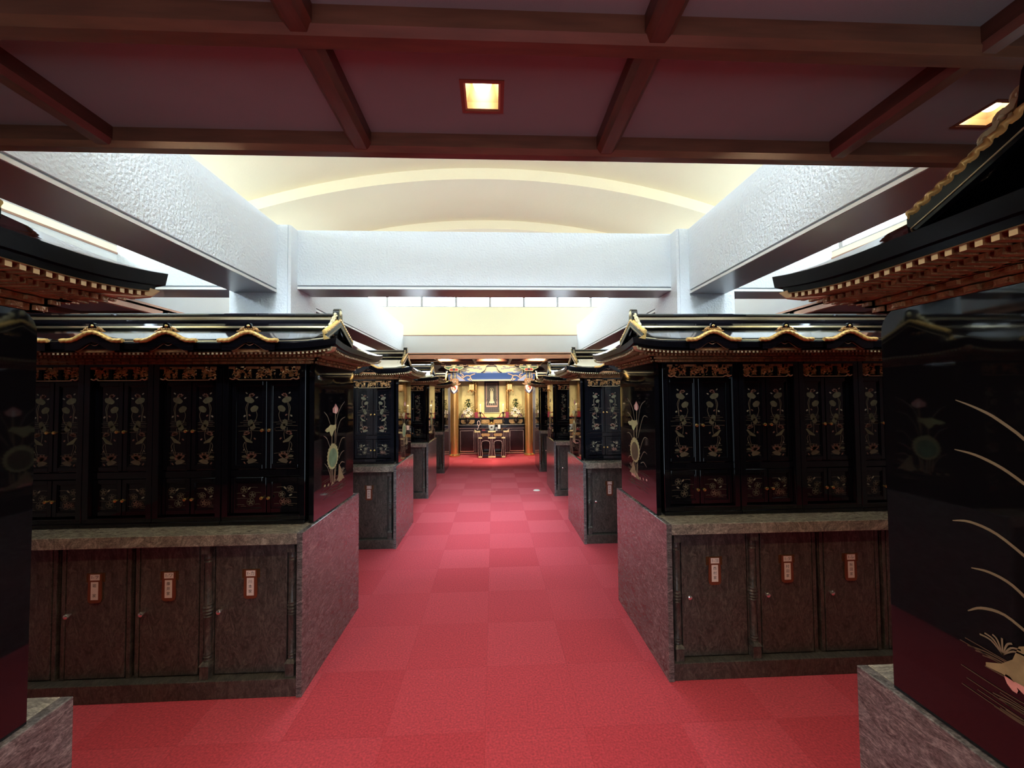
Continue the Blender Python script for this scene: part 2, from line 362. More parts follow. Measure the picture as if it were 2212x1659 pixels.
def ceiling_sheet(name, x0, x1, y0, y1, holes, z=ZC):
    xs = sorted({x0, x1, *[h[0]-h[2]/2 for h in holes], *[h[0]+h[2]/2 for h in holes]})
    ys = sorted({y0, y1, *[h[1]-h[3]/2 for h in holes], *[h[1]+h[3]/2 for h in holes]})
    mb = MB('ceiling_cloth')
    for a, b in zip(xs, xs[1:]):
        for c, d in zip(ys, ys[1:]):
            mx, my = (a+b)/2, (c+d)/2
            if any(abs(mx-h[0]) < h[2]/2 and abs(my-h[1]) < h[3]/2 for h in holes): continue
            mb.box(a, b, c, d, z, z+0.02)
    return struct(mb.build(name))
ADDED_LAMPS_BACK = [(x, y, 0.105, 0.112) for y in (0.30, -0.57, -1.44, -2.31) for x in (-1.63, -0.026, 1.575)]  # out of view, added to light the near carpet and ceiling
ceiling_sheet('ceiling', -5.6, 5.6, -3.2, YN, LAMPS_NEAR+ADDED_LAMPS_BACK)
ceiling_sheet('ceiling', -5.6, XL, YN, YF, [])
ceiling_sheet('ceiling', XR, 5.6, YN, YF, [])
ceiling_sheet('ceiling', -5.6, 5.6, YF, 10.4, LAMPS_FAR)
ceiling_sheet('ceiling', -5.6, 5.6, 10.4, 12.8, ADDED_LAMPS_ALTAR, 2.95)
TR = [0]
def trim_name(): TR[0] += 1; return 'trim_%d' % TR[0]
def beam_x(y, x0, x1, zb=ZB, zt=ZC, m='wood_red', hw=0.033):
    pr = [(-hw, zt), (-hw, zb+0.015), (-hw+0.015, zb), (hw-0.015, zb), (hw, zb+0.015), (hw, zt)]
    mb = MB(m); mb.prism(pr, lambda u, v, w_: (w_, y+u, v), x0, x1); return struct(mb.build(trim_name()))
def beam_y(x, y0, y1, zb=ZB, zt=ZC, m='wood_red_y', hw=0.033):
    pr = [(-hw, zt), (-hw, zb+0.015), (-hw+0.015, zb), (hw-0.015, zb), (hw, zb+0.015), (hw, zt)]
    mb = MB(m); mb.prism(pr, lambda u, v, w_: (x+u, w_, v), y0, y1); return struct(mb.build(trim_name()))
for k in range(-2, 8): beam_x(0.939-0.435*(k-0), -5.6, 5.6) if k >= 0 else None
mb = MB('wood_red')      # the edge beam, taller so that it closes off the light well
mb.prism([(-0.044, ZC), (-0.044, ZB+0.015), (-0.03, ZB), (0, ZB), (0, 2.6), (-0.044, 2.6)], lambda u, v, w_: (w_, YN+u, v), XL-0.04, XR+0.04)
struct(mb.build(trim_name()))
for k in range(-6, 7): beam_y(-0.43+0.8175*k, -3.2, YN-0.04, zb=ZB+0.004)
for x0, x1, s in ((-5.6, XL, -1), (XR, 5.6, 1)):
    for k in range(9): beam_x(1.75+0.83*k, x0, x1, zt=ZC)
    xe = XL if s < 0 else XR
    for k in (1, 2): beam_y(xe+s*0.8175*k, YN, YF, zb=ZB+0.004)
    mb = MB('wood_red_lit'); mb.box(min(xe, xe+s*0.045), max(xe, xe+s*0.045), YN, YF, 2.515, 2.60); struct(mb.build(trim_name()))
mb = MB('wood_red_lit'); mb.box(XL-0.04, XR+0.04, YF, YF+0.05, 2.475, 2.60); struct(mb.build(trim_name()))
for y in (9.45, 9.9, 10.33): beam_x(y, -5.6, 5.6)
for k in range(-6, 7): beam_y(-0.43+0.8175*k, YF+0.05, 10.4, zb=ZB+0.004)
wall('trim_90', 'wall_dark', -5.6, 5.6, 10.38, 10.42, 2.5, 2.97)

# off-white upstand panels with a wooden capping round the light well
for b in ((XL-0.10, XR+0.10, YF, YF+0.10), (XL-0.10, XR+0.10, YN-0.10, YN-0.001), (XL-0.10, XL, YN, YF), (XR, XR+0.10, YN, YF)):
    wall(trim_name(), 'panel_offwhite', *b, 2.60, 2.952)
    mb = MB('wood_cap'); mb.box(b[0]-0.006, b[1]+0.006, b[2]-0.006, b[3]+0.006, 2.952, 2.968); struct(mb.build(trim_name()))
# upper walls, clerestory windows and the vault
VX0, VX1, VY0, VY1, VS, VA = -3.75, 3.68, 0.90, 9.00, 3.66, 4.44
wall('ceiling', 'plaster_warm', VX0, VX1, VY0, YN-0.1, 2.94, 2.955); wall('ceiling', 'plaster_warm', VX0, VX1, YF+0.1, VY1, 2.94, 2.955)
wall('ceiling', 'plaster_warm', VX0, XL-0.1, VY0, VY1, 2.925, 2.94); wall('ceiling', 'plaster_warm', XR+0.1, VX1, VY0, VY1, 2.925, 2.94)
def arc_z(x, apex=VA): 
    R = ((VX1-VX0)/2)**2; c = (VX0+VX1)/2; sag = VA-VS; rad = (R+sag*sag)/(2*sag)
    return apex-rad+math.sqrt(rad*rad-(x-c)**2)
NX = 40; xs = [VX0+(VX1-VX0)*k/NX for k in range(NX+1)]
mb = MB('plaster_cream')
mb.grid([[(x, VY0-0.1, arc_z(x)) for x in xs], [(x, VY1+0.1, arc_z(x)) for x in xs]])
mb.grid([[(x, VY0-0.1, arc_z(x)+0.08) for x in xs], [(x, VY1+0.1, arc_z(x)+0.08) for x in xs]])
struct(mb.build('ceiling', smooth=True))
for y in (4.88, 6.34):
    mb = MB('plaster_cream')
    for k in range(NX):
        a, b = xs[k], xs[k+1]
        za, zb_ = arc_z(a), arc_z(b)
        mb.hexa([(a, y, za-0.14), (b, y, zb_-0.14), (b, y+0.20, zb_-0.14), (a, y+0.20, za-0.14), (a, y, za+0.02), (b, y, zb_+0.02), (b, y+0.20, zb_+0.02), (a, y+0.20, za+0.02)])
        mb.hexa([(a, y-0.012, za-0.14), (b, y-0.012, zb_-0.14), (b, y, zb_-0.14), (a, y, za-0.14), (a, y-0.012, za-0.115), (b, y-0.012, zb_-0.115), (b, y, zb_-0.115), (a, y, za-0.115)])
    struct(mb.build(trim_name()))
WN = [0]
def clerestory(axis, pos, inward, zs, zt, edges, lo, hi, wz0, ztop):
    """wall with a band of panes; axis 'y' = wall facing along y"""
    def B(a0, a1, d0, d1, z0, z1):
        if axis == 'y': return (a0, a1, min(pos+d0*inward, pos+d1*inward), max(pos+d0*inward, pos+d1*inward), z0, z1)
        return (min(pos+d0*inward, pos+d1*inward), max(pos+d0*inward, pos+d1*inward), a0, a1, z0, z1)
    mb = MB('plaster_warm'); mb.box(*B(lo, hi, -0.1, 0, wz0, zs)); mb.box(*B(lo, hi, -0.1, 0, zt, ztop)); 
    if lo < edges[0]: mb.box(*B(lo, edges[0], -0.1, 0, zs, zt))
    if hi > edges[-1]: mb.box(*B(edges[-1], hi, -0.1, 0, zs, zt))
    nm = {('y', -1): 'wall_front', ('y', 1): 'wall_back', ('x', 1): 'wall_left', ('x', -1): 'wall_right'}[(axis, inward)]
    struct(mb.build(nm))
    mb = MB('window_frame_grey')
    for e in edges: mb.box(*B(e-0.026, e+0.026, -0.06, -0.01, zs, zt))
    mb.box(*B(edges[0], edges[-1], -0.06, -0.005, zs, zs+0.018)); mb.box(*B(edges[0], edges[-1], -0.06, -0.005, zt-0.018, zt))
    WN[0] += 1; win = struct(mb.build('window_%d' % WN[0]))
    mb = MB({('y', -1): 'daylight_far', ('y', 1): 'daylight_near'}.get((axis, inward), 'daylight_side'))
    for a, b in zip(edges, edges[1:]): mb.box(*B(a+0.026, b-0.026, -0.05, -0.045, zs+0.018, zt-0.018))
    mb.build('pane', win)
clerestory('y', VY1, -1, 3.66, 3.96, [-2.298+0.747*k for k in range(-1, 8)], VX0, VX1, 2.94, 4.5)
clerestory('y', VY0, 1, 3.66, 3.96, [-2.298+0.747*k for k in range(-1, 8)], VX0, VX1, 2.94, 4.5)  # unseen near band, added opposite the far one to light the room
clerestory('x', VX0, 1, 3.22, 3.52, [0.95+0.8*k for k in range(11)], VY0, VY1, 2.93, 3.72)
clerestory('x', VX1, -1, 3.22, 3.52, [0.95+0.8*k for k in range(11)], VY0, VY1, 2.93, 3.72)

# white concrete beams and columns with a grooved lower edge
def conc_beam(name, x0, x1, y0, y1, z0, z1, along):
    g = 0.012
    mb = MB('plaster_white'); mb.box(x0, x1, y0, y1, z0+0.036, z1)
    mb.mat('soffit_grey')
    if along == 'y': mb.box(x0+g, x1-g, y0, y1, z0+0.022, z0+0.036)
    else: mb.box(x0, x1, y0+g, y1-g, z0+0.022, z0+0.036)
    mb.mat('trim_white'); mb.box(x0, x1, y0, y1, z0+0.002, z0+0.022)
    mb.mat('soffit_grey')
    if along == 'y': mb.box(x0+0.004, x1-0.004, y0, y1, z0, z0+0.002)
    else: mb.box(x0, x1, y0+0.004, y1-0.004, z0, z0+0.002)
    return struct(mb.build(name))
CY0, CY1 = 3.567, 4.09
for x0, x1 in ((-2.195, -1.838), (1.756, 2.078)):
    conc_beam('trim_60', x0, x1, YN+0.001, CY0+0.01, 2.588, 3.172, 'y')
    conc_beam('trim_60', x0, x1, CY1-0.01, YF-0.001, 2.588, 3.172, 'y')
conc_beam('trim_60', -1.745, 1.668, 3.70, 3.99, 2.652, 3.182, 'x')
conc_beam('trim_60', XL-0.001, -2.228, 3.70, 3.99, 2.645, 3.172, 'x'); conc_beam('trim_60', 2.162, XR+0.001, 3.70, 3.99, 2.645, 3.172, 'x')
for x0, x1, s in ((-2.232, -1.73, 1), (1.65, 2.166, -1)):
    mb = MB('plaster_white')
    e = x1 if s > 0 else x0          # corridor-side corner carries a chamfer strip
    o_ = x0 if s > 0 else x1
    mb.prism([(o_, CY0), (e-s*0.022, CY0), (e-s*0.022, CY0+0.008), (e-s*0.016, CY0+0.008), (e-s*0.016, CY0), (e, CY0+0.016), (e, CY1), (o_, CY1)], lambda u, v, w_: (u, v, w_), 0.0, 3.175)
    struct(mb.build('wall_column'))

# ------------------------------------------------------------------ recessed square ceiling lamps
def ceiling_lamp(x, y, wx, wy, label, group=None, power=LAMP_W, aim=None, z=ZC, spot=2.4):
    t = thing('ceiling_lamp', (x, y, z), label, 'lamp', group)
    hx, hy, e = wx/2, wy/2, 0.006
    mb = MB('plate_brown')
    g = 0.010
    for b in ((-hx-g, hx+g, -hy-g, -hy), (-hx-g, hx+g, hy, hy+g), (-hx-g, -hx, -hy, hy), (hx, hx+g, -hy, hy)):
        mb.box(x+b[0], x+b[1], y+b[2], y+b[3], z-0.003, z)
    mb.build('rim', t)
    mb = MB('lamp_trim'); k = 0.62
    q0 = [(x-hx+e, y-hy+e, z), (x+hx-e, y-hy+e, z), (x+hx-e, y+hy-e, z), (x-hx+e, y+hy-e, z)]
    qm = [(a, b, z+0.02) for a, b, c in q0]
    q1 = [(x+(a-x)*k, y+(b-y)*k, z+0.085) for a, b, c in q0]
    R = mb.grid([q0, qm, q1], True); mb.face(R[2])
    ou = [[(x-hx, y-hy, zz), (x+hx, y-hy, zz), (x+hx, y+hy, zz), (x-hx, y+hy, zz)] for zz in (z, z+0.095)]
    O = mb.grid(ou, True); mb.face(O[1]); mb.grid([ou[0], q0], True)
    mb.build('reflector', t)
    mb = MB('bulb_glow'); mb.lathe([(0.0, -0.034), (0.012, -0.032), (0.022, -0.024), (0.027, -0.010), (0.026, 0.004), (0.016, 0.02), (0.013, 0.03)], (x, y, z+0.048), 16)
    mb.build('bulb', t, smooth=True)
    L = bpy.data.lights.new('ceiling_lamp_light', 'SPOT'); L.energy = power; L.color = (1.0, 0.70, 0.40); L.shadow_soft_size = 0.03; L.spot_size = spot; L.spot_blend = 0.6
    lo = bpy.data.objects.new('ceiling_lamp_light', L); COL.objects.link(lo); lo.location = (0, 0, -0.004); lo.parent = t
    if aim:
        lo.rotation_euler = (Vector(aim)-Vector((x, y, z))).to_track_quat('-Z', 'Y').to_euler(); L.spot_blend = 0.5; L.color = (1.0, 0.84, 0.60)
ceiling_lamp(*LAMPS_NEAR[0], 'glowing square recessed ceiling lamp above the near end of the aisle')
ceiling_lamp(*LAMPS_NEAR[1], 'recessed ceiling lamp half hidden by the gold edge of the big roof')
ceiling_lamp(*LAMPS_NEAR[2], 'recessed ceiling lamp in the dark coffer beyond the left edge')
for q, l in zip(LAMPS_FAR, ('in line with the left gold column', 'in line with the hanging scroll', 'in line with the right gold column')):
    ceiling_lamp(*q, 'recessed lamp under the far wooden fascia, ' + l, 'recessed lamps before the altar', 115.0, (q[0]*0.85, 12.3, 1.25), ZC, 1.85)
for q in ADDED_LAMPS_BACK: ceiling_lamp(*q, 'added unseen fill lamp in the low ceiling behind the viewpoint', 'added fill lamps behind the viewpoint')
for q in ADDED_LAMPS_ALTAR: ceiling_lamp(*q, 'added unseen fill lamp over the altar, hidden behind the ceiling edge', 'added altar fill lamps', 30.0, (q[0]*0.9, 12.0, 1.9), 2.95, 2.2)

# ------------------------------------------------------------------ the locker blocks
A1, PITCH_Y, HS, DEP = 2.4203, 2.2635, 0.917, 0.985
XO = {-1: -1.092, 1: 1.020}
CEN = [0.317, 0.773, 1.178, 1.583, 1.988]
WID = [0.500, 0.405, 0.405, 0.405, 0.405]
NB = {0: 2, 1: 5, 2: 3, 3: 2, 4: 2}
LY = 0.18                                             # the lacquer stands back from the ledge's front
def yb(b): return A1+(b-1)*PITCH_Y

# painted motif of a cabinet door; coordinates follow the lotus design, u mirrored for the other leaf
DK = 0.00051
def door_inlay(mb, fn):
    D = lambda pts: [((a-270)*DK, (598-b)*DK) for a, b in pts]
    def E(m, cx, cy, rx, ry, rot=0, wob=0, seed=0):
        mb.mat(m); ell(mb, fn, (cx-270)*DK, (598-cy)*DK, rx*DK, ry*DK, -math.radians(rot), 14, wob, seed)
    def S(m, pts, wd): mb.mat(m); stroke(mb, fn, D(pts), wd*DK)
    for x0, x1, y in ((190, 350, 486), (150, 420, 508), (190, 380, 530), (120, 300, 552), (300, 390, 575), (130, 390, 612), (260, 405, 888), (150, 390, 1056), (140, 380, 1078), (170, 330, 868), (170, 260, 956), (300, 370, 1000)):
        S('inlay_line', [(x0, y), ((x0+x1)/2, y-4), (x1, y)], 4)
    S('inlay_line', [(240, 265), (216, 330), (226, 400), (234, 490)], 7); S('inlay_line', [(252, 265), (232, 340), (236, 420), (236, 490)], 6)
    S('inlay_line', [(338, 365), (352, 420), (330, 490), (305, 525)], 7)
    S('inlay_line', [(252, 570), (250, 610), (270, 640)], 6); S('inlay_line', [(278, 585), (288, 650), (280, 720)], 6)
    S('inlay_line', [(212, 745), (192, 790), (215, 850), (236, 905)], 7); S('inlay_line', [(222, 750), (225, 810), (240, 860), (244, 905)], 6)
    E('inlay_pale', 224, 148, 15, 8, 40); E('inlay_pale', 345, 203, 16, 8, -25); E('inlay_pale', 203, 428, 16, 10, -40); E('inlay_pink', 262, 418, 16, 9, 35)
    E('inlay_pink', 327, 706, 15, 10, 40); E('inlay_pale', 200, 838, 13, 7, -60)
    mb.mat('inlay_pink'); blossom(mb, fn, 18*DK, (598-186)*DK, 40*DK); blossom(mb, fn, -36*DK, (598-650)*DK, 44*DK); blossom(mb, fn, 24*DK, (598-935)*DK, 66*DK)
    E('inlay_leaf', 258, 232, 60, 36, 20, 0.05); E('inlay_leaf', 318, 340, 50, 37, -30, 0.05, 2)
    E('inlay_leaf', 276, 515, 32, 44, 0, 0.07, 1); E('inlay_leaf', 300, 563, 34, 36, 0, 0.07, 3)
    mb.mat('inlay_leaf'); mb.poly([fn(*q) for q in D([(178, 672), (200, 664), (225, 690), (262, 715), (300, 742), (300, 760), (262, 752), (222, 744), (205, 712)])])
    mb.mat('inlay_line'); mb.poly([fn(*q) for q in D([(240, 950), (290, 938), (345, 958), (358, 970), (335, 985), (300, 1002), (255, 1010), (236, 985), (250, 968)])])
    E('inlay_leaf', 207, 922, 34, 17, 0, 0.06); E('inlay_leaf', 200, 1030, 30, 16, -5, 0.06); E('inlay_leaf', 288, 1030, 36, 15, 8, 0.06); E('inlay_pink', 210, 998, 18, 8, 50)
def drawer_inlay(mb, fn, kind):
    def C(cx, cy, r, m='inlay_line'):
        mb.mat(m); th = [2*PI*k/16 for k in range(17)]
        A = [fn(cx+r*math.cos(t), cy+r*math.sin(t)) for t in th]; B = [fn(cx+r*0.90*math.cos(t), cy+r*0.90*math.sin(t)) for t in th]; mb.grid([A, B])
        for k in range(5):
            t = 2*PI*k/5+0.4; ell(mb, fn, cx+0.46*r*math.cos(t), cy+0.46*r*math.sin(t), 0.34*r, 0.2*r, t+(0.6 if kind else 0), 8)
        ell(mb, fn, cx, cy, 0.16*r, 0.16*r, 0, 8)
    C(-0.031, 0.032, 0.022, 'inlay_line'); C(0.019, 0.000, 0.021, 'inlay_line'); C(0.008, -0.044, 0.024, 'inlay_pink' if kind else 'inlay_line')
    if kind: C(-0.020, -0.046, 0.018, 'inlay_pink')
    mb.mat('inlay_pale'); ell(mb, fn, 0.0, 0.04, 0.011, 0.005, 0.8, 8); ell(mb, fn, -0.034, -0.005, 0.011, 0.005, -0.5, 8)
    mb.mat('inlay_line')
    for a, b, z in ((0.005, 0.05, 0.045), (-0.075, -0.04, 0.010), (0.03, 0.07, 0.012), (-0.08, -0.01, -0.022), (0.035, 0.065, -0.058), (-0.075, -0.03, -0.060), (-0.05, -0.02, -0.070)):
        stroke(mb, fn, [(a, z), ((a+b)/2, z+0.002), (b, z)], 0.0022)

DY = 0.026
def make_cabinet(w, side=0, dxo=0.0, reeds=False):
    """one lacquered altar cabinet; base centre of its front at the origin"""
    t = thing('altar_cabinet', (0, 0, 0), 'black lacquer altar cabinet', 'altar cabinet')
    h = w/2-0.0012; di = h-0.033
    mb = MB('lacquer'); H = 0.983
    mb.box(-h, h, DY+0.028, 0.71, 0, H)
    for s in (-1, 1): mb.box(min(s*h, s*di), max(s*h, s*di), 0.0, DY+0.03, 0, H)
    for z0, z1, y0 in ((0, 0.052, 0.0), (0.282, 0.322, DY+0.003), (0.878, 0.887, 0.012), (0.962, H, -0.004)): mb.box(-di, di, y0, DY+0.03, z0, z1)
    mb.box(-h, h, -0.012, 0.0, 0.0, 0.022)
    mb.build('cabinet_body', t, bevel=0.0025)
    for s in (-1, 1):
        for z0, z1, up in ((0.330, 0.872, True), (0.060, 0.276, False)):
            x0, x1 = (-di+0.003, -0.003) if s < 0 else (0.003, di-0.003); e = 0.024
            mb = MB('lacquer')
            for b in ((x0, x0+e, z0, z1), (x1-e, x1, z0, z1), (x0+e, x1-e, z0, z0+e), (x0+e, x1-e, z1-e, z1)): mb.box(b[0], b[1], DY+0.006, DY+0.026, b[2], b[3])
            mb.box(x0+e, x1-e, DY+0.017, DY+0.026, z0+e, z1-e)
            a = 0.006                                    # raised fillet round the sunk panel
            for b in ((x0+e, x0+e+a, z0+e, z1-e), (x1-e-a, x1-e, z0+e, z1-e), (x0+e, x1-e, z0+e, z0+e+a), (x0+e, x1-e, z1-e-a, z1-e)): mb.box(b[0], b[1], DY+0.011, DY+0.02, b[2], b[3])
            cx = (x0+x1)/2; cz = 0.5701 if up else 0.168; yq = DY+0.0162
            fn = lambda u, v, cx=cx, cz=cz, s=s: (cx-s*u if True else 0, yq, cz+v)
            if up: door_inlay(mb, fn)
            else: drawer_inlay(mb, lambda u, v, cx=cx, cz=cz: (cx+u if s < 0 else cx-u, yq, cz+v), s > 0)
            d = mb.build('door', t, bevel=0.0013)
            kz = 0.568 if up else 0.152
            mb = MB('gold'); mb.lathe([(0.0045, 0.008), (0.0045, -0.002), (0.0085, -0.006), (0.0105, -0.011), (0.009, -0.016), (0.0, -0.0185)], (s*0.021, DY, kz), 12, 'y')
            mb.build('knob', d, smooth=True)
    # carved and gilded transom: three openwork panels between little posts over a cusped rail
    mb = MB('gilt_carved'); rng = random.Random(3); n = 3; pw = (2*di)/n
    for k in range(n):
        xa, xb = -di+pw*k+0.013, -di+pw*(k+1)-0.013
        for q in range(58):
            x, z = rng.uniform(xa, xb), rng.uniform(0.896, 0.955); r = rng.uniform(0.004, 0.009)
            if q % 3 == 0: mb.ball((x, 0.022-rng.uniform(0, 0.012), z), r, r*0.7, r*0.8, 7, 4)
            else:
                a0 = rng.uniform(0, 2*PI); rr = rng.uniform(0.006, 0.013)
                mb.tube([(min(max(x+rr*math.cos(a0+t*0.55), xa), xb), 0.024-0.002*t-rng.uniform(0, 0.004), min(max(z+rr*math.sin(a0+t*0.55), 0.891), 0.96)) for t in range(6)], [0.0035, 0.0045, 0.004, 0.0035, 0.0025, 0.001], 5)
    mb.mat('lacquer_satin'); mb.box(-di, di, 0.025, DY+0.03, 0.887, 0.962)
    for k in range(1, n): mb.box(-di+pw*k-0.009, -di+pw*k+0.009, 0.004, 0.03, 0.887, 0.95)
    mb.mat('gilt_dark')
    for k in range(0, n+1):
        c = -di+pw*k; a, b = max(-di, c-0.035), min(di, c+0.035); mb.box(a, b, 0.0, 0.03, 0.949, 0.962)
    mb.mat('gold_line'); mb.box(-di*0.72, di*0.72, -0.002, 0.01, 0.879, 0.8835)
    for s in (-1, 1): mb.tube(smooth_path([(s*di*0.72, 0.002, 0.882), (s*di*0.80, 0.001, 0.890), (s*di*0.88, 0.001, 0.884), (s*di*0.97, 0.001, 0.891)]), 0.004, 6)
    mb.build('carved_transom', t)
    if side:
        xo_ = -side*dxo                                 # outer face of the end panel, seen from the aisle
        mb = MB('lacquer'); r = 0.06; Hp = 0.985
        pr = [(0, 0), (0.71, 0), (0.71, Hp-r)]+[(0.71-r+r*math.cos(a), Hp-r+r*math.sin(a)) for a in [PI/2*k/6 for k in range(1, 7)]]+[(r-r*math.sin(a), Hp-r+r*math.cos(a)) for a in [PI/2*k/6 for k in range(0, 7)]]
        mb.prism(pr, lambda u, v, w_: (xo_+side*w_, u, v), 0.0, 0.03)
        fn = lambda u, v: (xo_-side*0.0012, u, v)
        lotus_painting(mb, fn, side, reeds)
        mb.build('painted_side_panel', t)
    return t
PTS_L = dict(
 bud=[(.47,1.582),(.466,1.609),(.496,1.622),(.518,1.642),(.549,1.621),(.568,1.606),(.563,1.586),(.532,1.57)],
 droop=[(.34,1.466),(.353,1.477),(.396,1.487),(.429,1.501),(.48,1.494),(.527,1.498),(.531,1.47),(.489,1.453),(.455,1.416),(.43,1.432),(.413,1.456),(.372,1.453)],
 blades=[[(.323,1.591),(.379,1.56),(.425,1.505)],[(.697,1.655),(.615,1.612),(.541,1.531),(.508,1.357)],[(.708,1.54),(.616,1.52),(.552,1.448),(.526,1.361)],[(.317,1.436),(.373,1.411),(.422,1.353)],[(.71,1.386),(.637,1.384),(.572,1.315)],[(.693,1.293),(.638,1.285),(.585,1.25)],[(.702,1.204),(.639,1.217),(.597,1.2)],[(.335,1.253),(.392,1.214),(.434,1.148)]],
 stems=[[(.519,1.57),(.514,1.46),(.508,1.35)],[(.459,1.418),(.456,1.363)],[(.45,1.198),(.463,1.096)],[(.47,1.195),(.48,1.09)],[(.51,1.187),(.494,1.089)],[(.53,1.2),(.51,1.1)],[(.43,1.2),(.44,1.11)]],
 leaf=(.476,1.280,.098,.088), rock=[(.582,1.213),(.62,1.182),(.659,1.125),(.695,1.09),(.602,1.098),(.533,1.098),(.574,1.127)],
 grass=(.66,1.14), flip=1)
PTS_R = dict(
 bud=[(.56,1.582),(.565,1.609),(.54,1.622),(.516,1.642),(.49,1.621),(.472,1.606),(.478,1.586),(.51,1.57)],
 droop=[(.705,1.475),(.69,1.488),(.64,1.490),(.619,1.502),(.56,1.497),(.508,1.505),(.494,1.477),(.54,1.455),(.581,1.422),(.61,1.436),(.63,1.46),(.67,1.458)],
 blades=[[(.725,1.553),(.685,1.546),(.640,1.526),(.60,1.497)],[(.719,1.664),(.682,1.648),(.64,1.622),(.585,1.565),(.54,1.45)],[(.302,1.535),(.389,1.53),(.499,1.376)],[(.735,1.392),(.70,1.399),(.653,1.388),(.600,1.353)],[(.314,1.39),(.382,1.386),(.464,1.296)],[(.712,1.203),(.686,1.222),(.646,1.228),(.60,1.205)],[(.702,1.30),(.669,1.304),(.631,1.294),(.59,1.26)],[(.325,1.284),(.387,1.291),(.462,1.229)],[(.337,1.193),(.391,1.219),(.449,1.205)],[(.336,1.646),(.444,1.59),(.53,1.373)]],
 stems=[[(.514,1.572),(.52,1.46),(.53,1.36)],[(.58,1.424),(.575,1.365)],[(.60,1.198),(.59,1.10)],[(.57,1.195),(.56,1.09)],[(.53,1.187),(.54,1.089)],[(.51,1.2),(.52,1.1)]],
 leaf=(.566,1.283,.100,.090), rock=[(.600,1.194),(.625,1.178),(.636,1.146),(.655,1.126),(.682,1.112),(.682,1.104),(.655,1.106),(.62,1.10),(.57,1.085),(.469,1.082),(.48,1.10),(.55,1.13)],
 grass=(.652,1.145), flip=-1)
def lotus_painting(mb, fn0, side, reeds=False):
    P = PTS_L if side < 0 and not reeds else PTS_R
    fn = lambda u, v: fn0(u-LY+0.0, v-HS)
    f2 = lambda u, v: tuple(a+b for a, b in zip(fn(u, v), (-side*0.0008, 0, 0)))
    mb.mat('inlay_pale')
    for b in P['blades']: stroke(mb, fn, b, 0.0060, True)
    f3 = lambda u, v: tuple(a+b for a, b in zip(fn(u, v), (-side*0.0016, 0, 0)))
    if not reeds:
        mb.mat('lotus_stem')
        for b in P['stems']: stroke(mb, fn, b, 0.0055)
        cx, cz, rx, rz = P['leaf']
        mb.mat('lotus_rim'); pts = []
        for k in range(44):
            t = 2*PI*k/44; q = 1+0.045*(1 if k % 2 else -1); pts.append(fn(cx+rx*q*math.cos(t), cz+rz*q*math.sin(t)))
        mb.poly(pts)
        mb.mat('lotus_green' if side < 0 else 'inlay_leaf'); ell(mb, f2, cx, cz-0.008, rx*0.74, rz*0.74, 0, 24)
        mb.mat('lotus_rim'); mb.poly([f2(*q) for q in P['droop']])
        mb.mat('lotus_pink'); mb.poly([f2(*q) for q in P['bud']])
        bx = sum(q[0] for q in P['bud'])/8
        mb.mat('lily_white'); f3 = lambda u, v: tuple(a+b for a, b in zip(fn(u, v), (-side*0.0016, 0, 0)))
        ell(mb, f3, bx, 1.595, 0.012, 0.024, 0, 10)
    mb.mat('rock_tan'); mb.poly([f2(*q) for q in P['rock']])
    rx0 = sum(q[0] for q in P['rock'])/len(P['rock'])
    mb.mat('lotus_pink' if side > 0 else 'rock_tan'); ell(mb, f3, rx0+0.01*P['flip'], 1.095, 0.045, 0.010, 0.1, 12, 0.15)
    for k in range(6): ell(mb, f2, 0.34+0.06*k, 1.108-0.006*(k % 3), 0.016, 0.008, 0.2*k, 8)
    g = P['grass']; mb.mat('inlay_pale')
    for k in range(7):
        a = PI*(0.12+0.127*k); stroke(mb, f2, [(g[0], g[1]), (g[0]+0.02*math.cos(a), g[1]+0.014+0.012*math.sin(a)), (g[0]+0.042*math.cos(a), g[1]+0.012+0.022*math.sin(a))], 0.0035, True)
    mb.mat('inlay_line')
    for k, (a, b, z) in enumerate(((.30,.72,1.138),(.34,.73,1.128),(.31,.60,1.085),(.42,.73,1.074),(.30,.66,1.062),(.36,.72,1.052),(.33,.70,1.040),(.38,.73,1.033),(.32,.55,1.020))):
        stroke(mb, fn, [(a, z), (a*.67+b*.33, z+0.006), (a*.33+b*.67, z-0.004), (b, z+0.003)], 0.0019)
    for k in range(2):                                   # eddies
        ex, ez = 0.665-0.03*k, 1.118-0.075*k
        for r in (0.022, 0.034, 0.048): stroke(mb, fn, [(ex+r*1.3*math.cos(t), ez+0.33*r*math.sin(t)) for t in [PI*0.2+k*0.3+j*PI/5 for j in range(8)]], 0.0026)


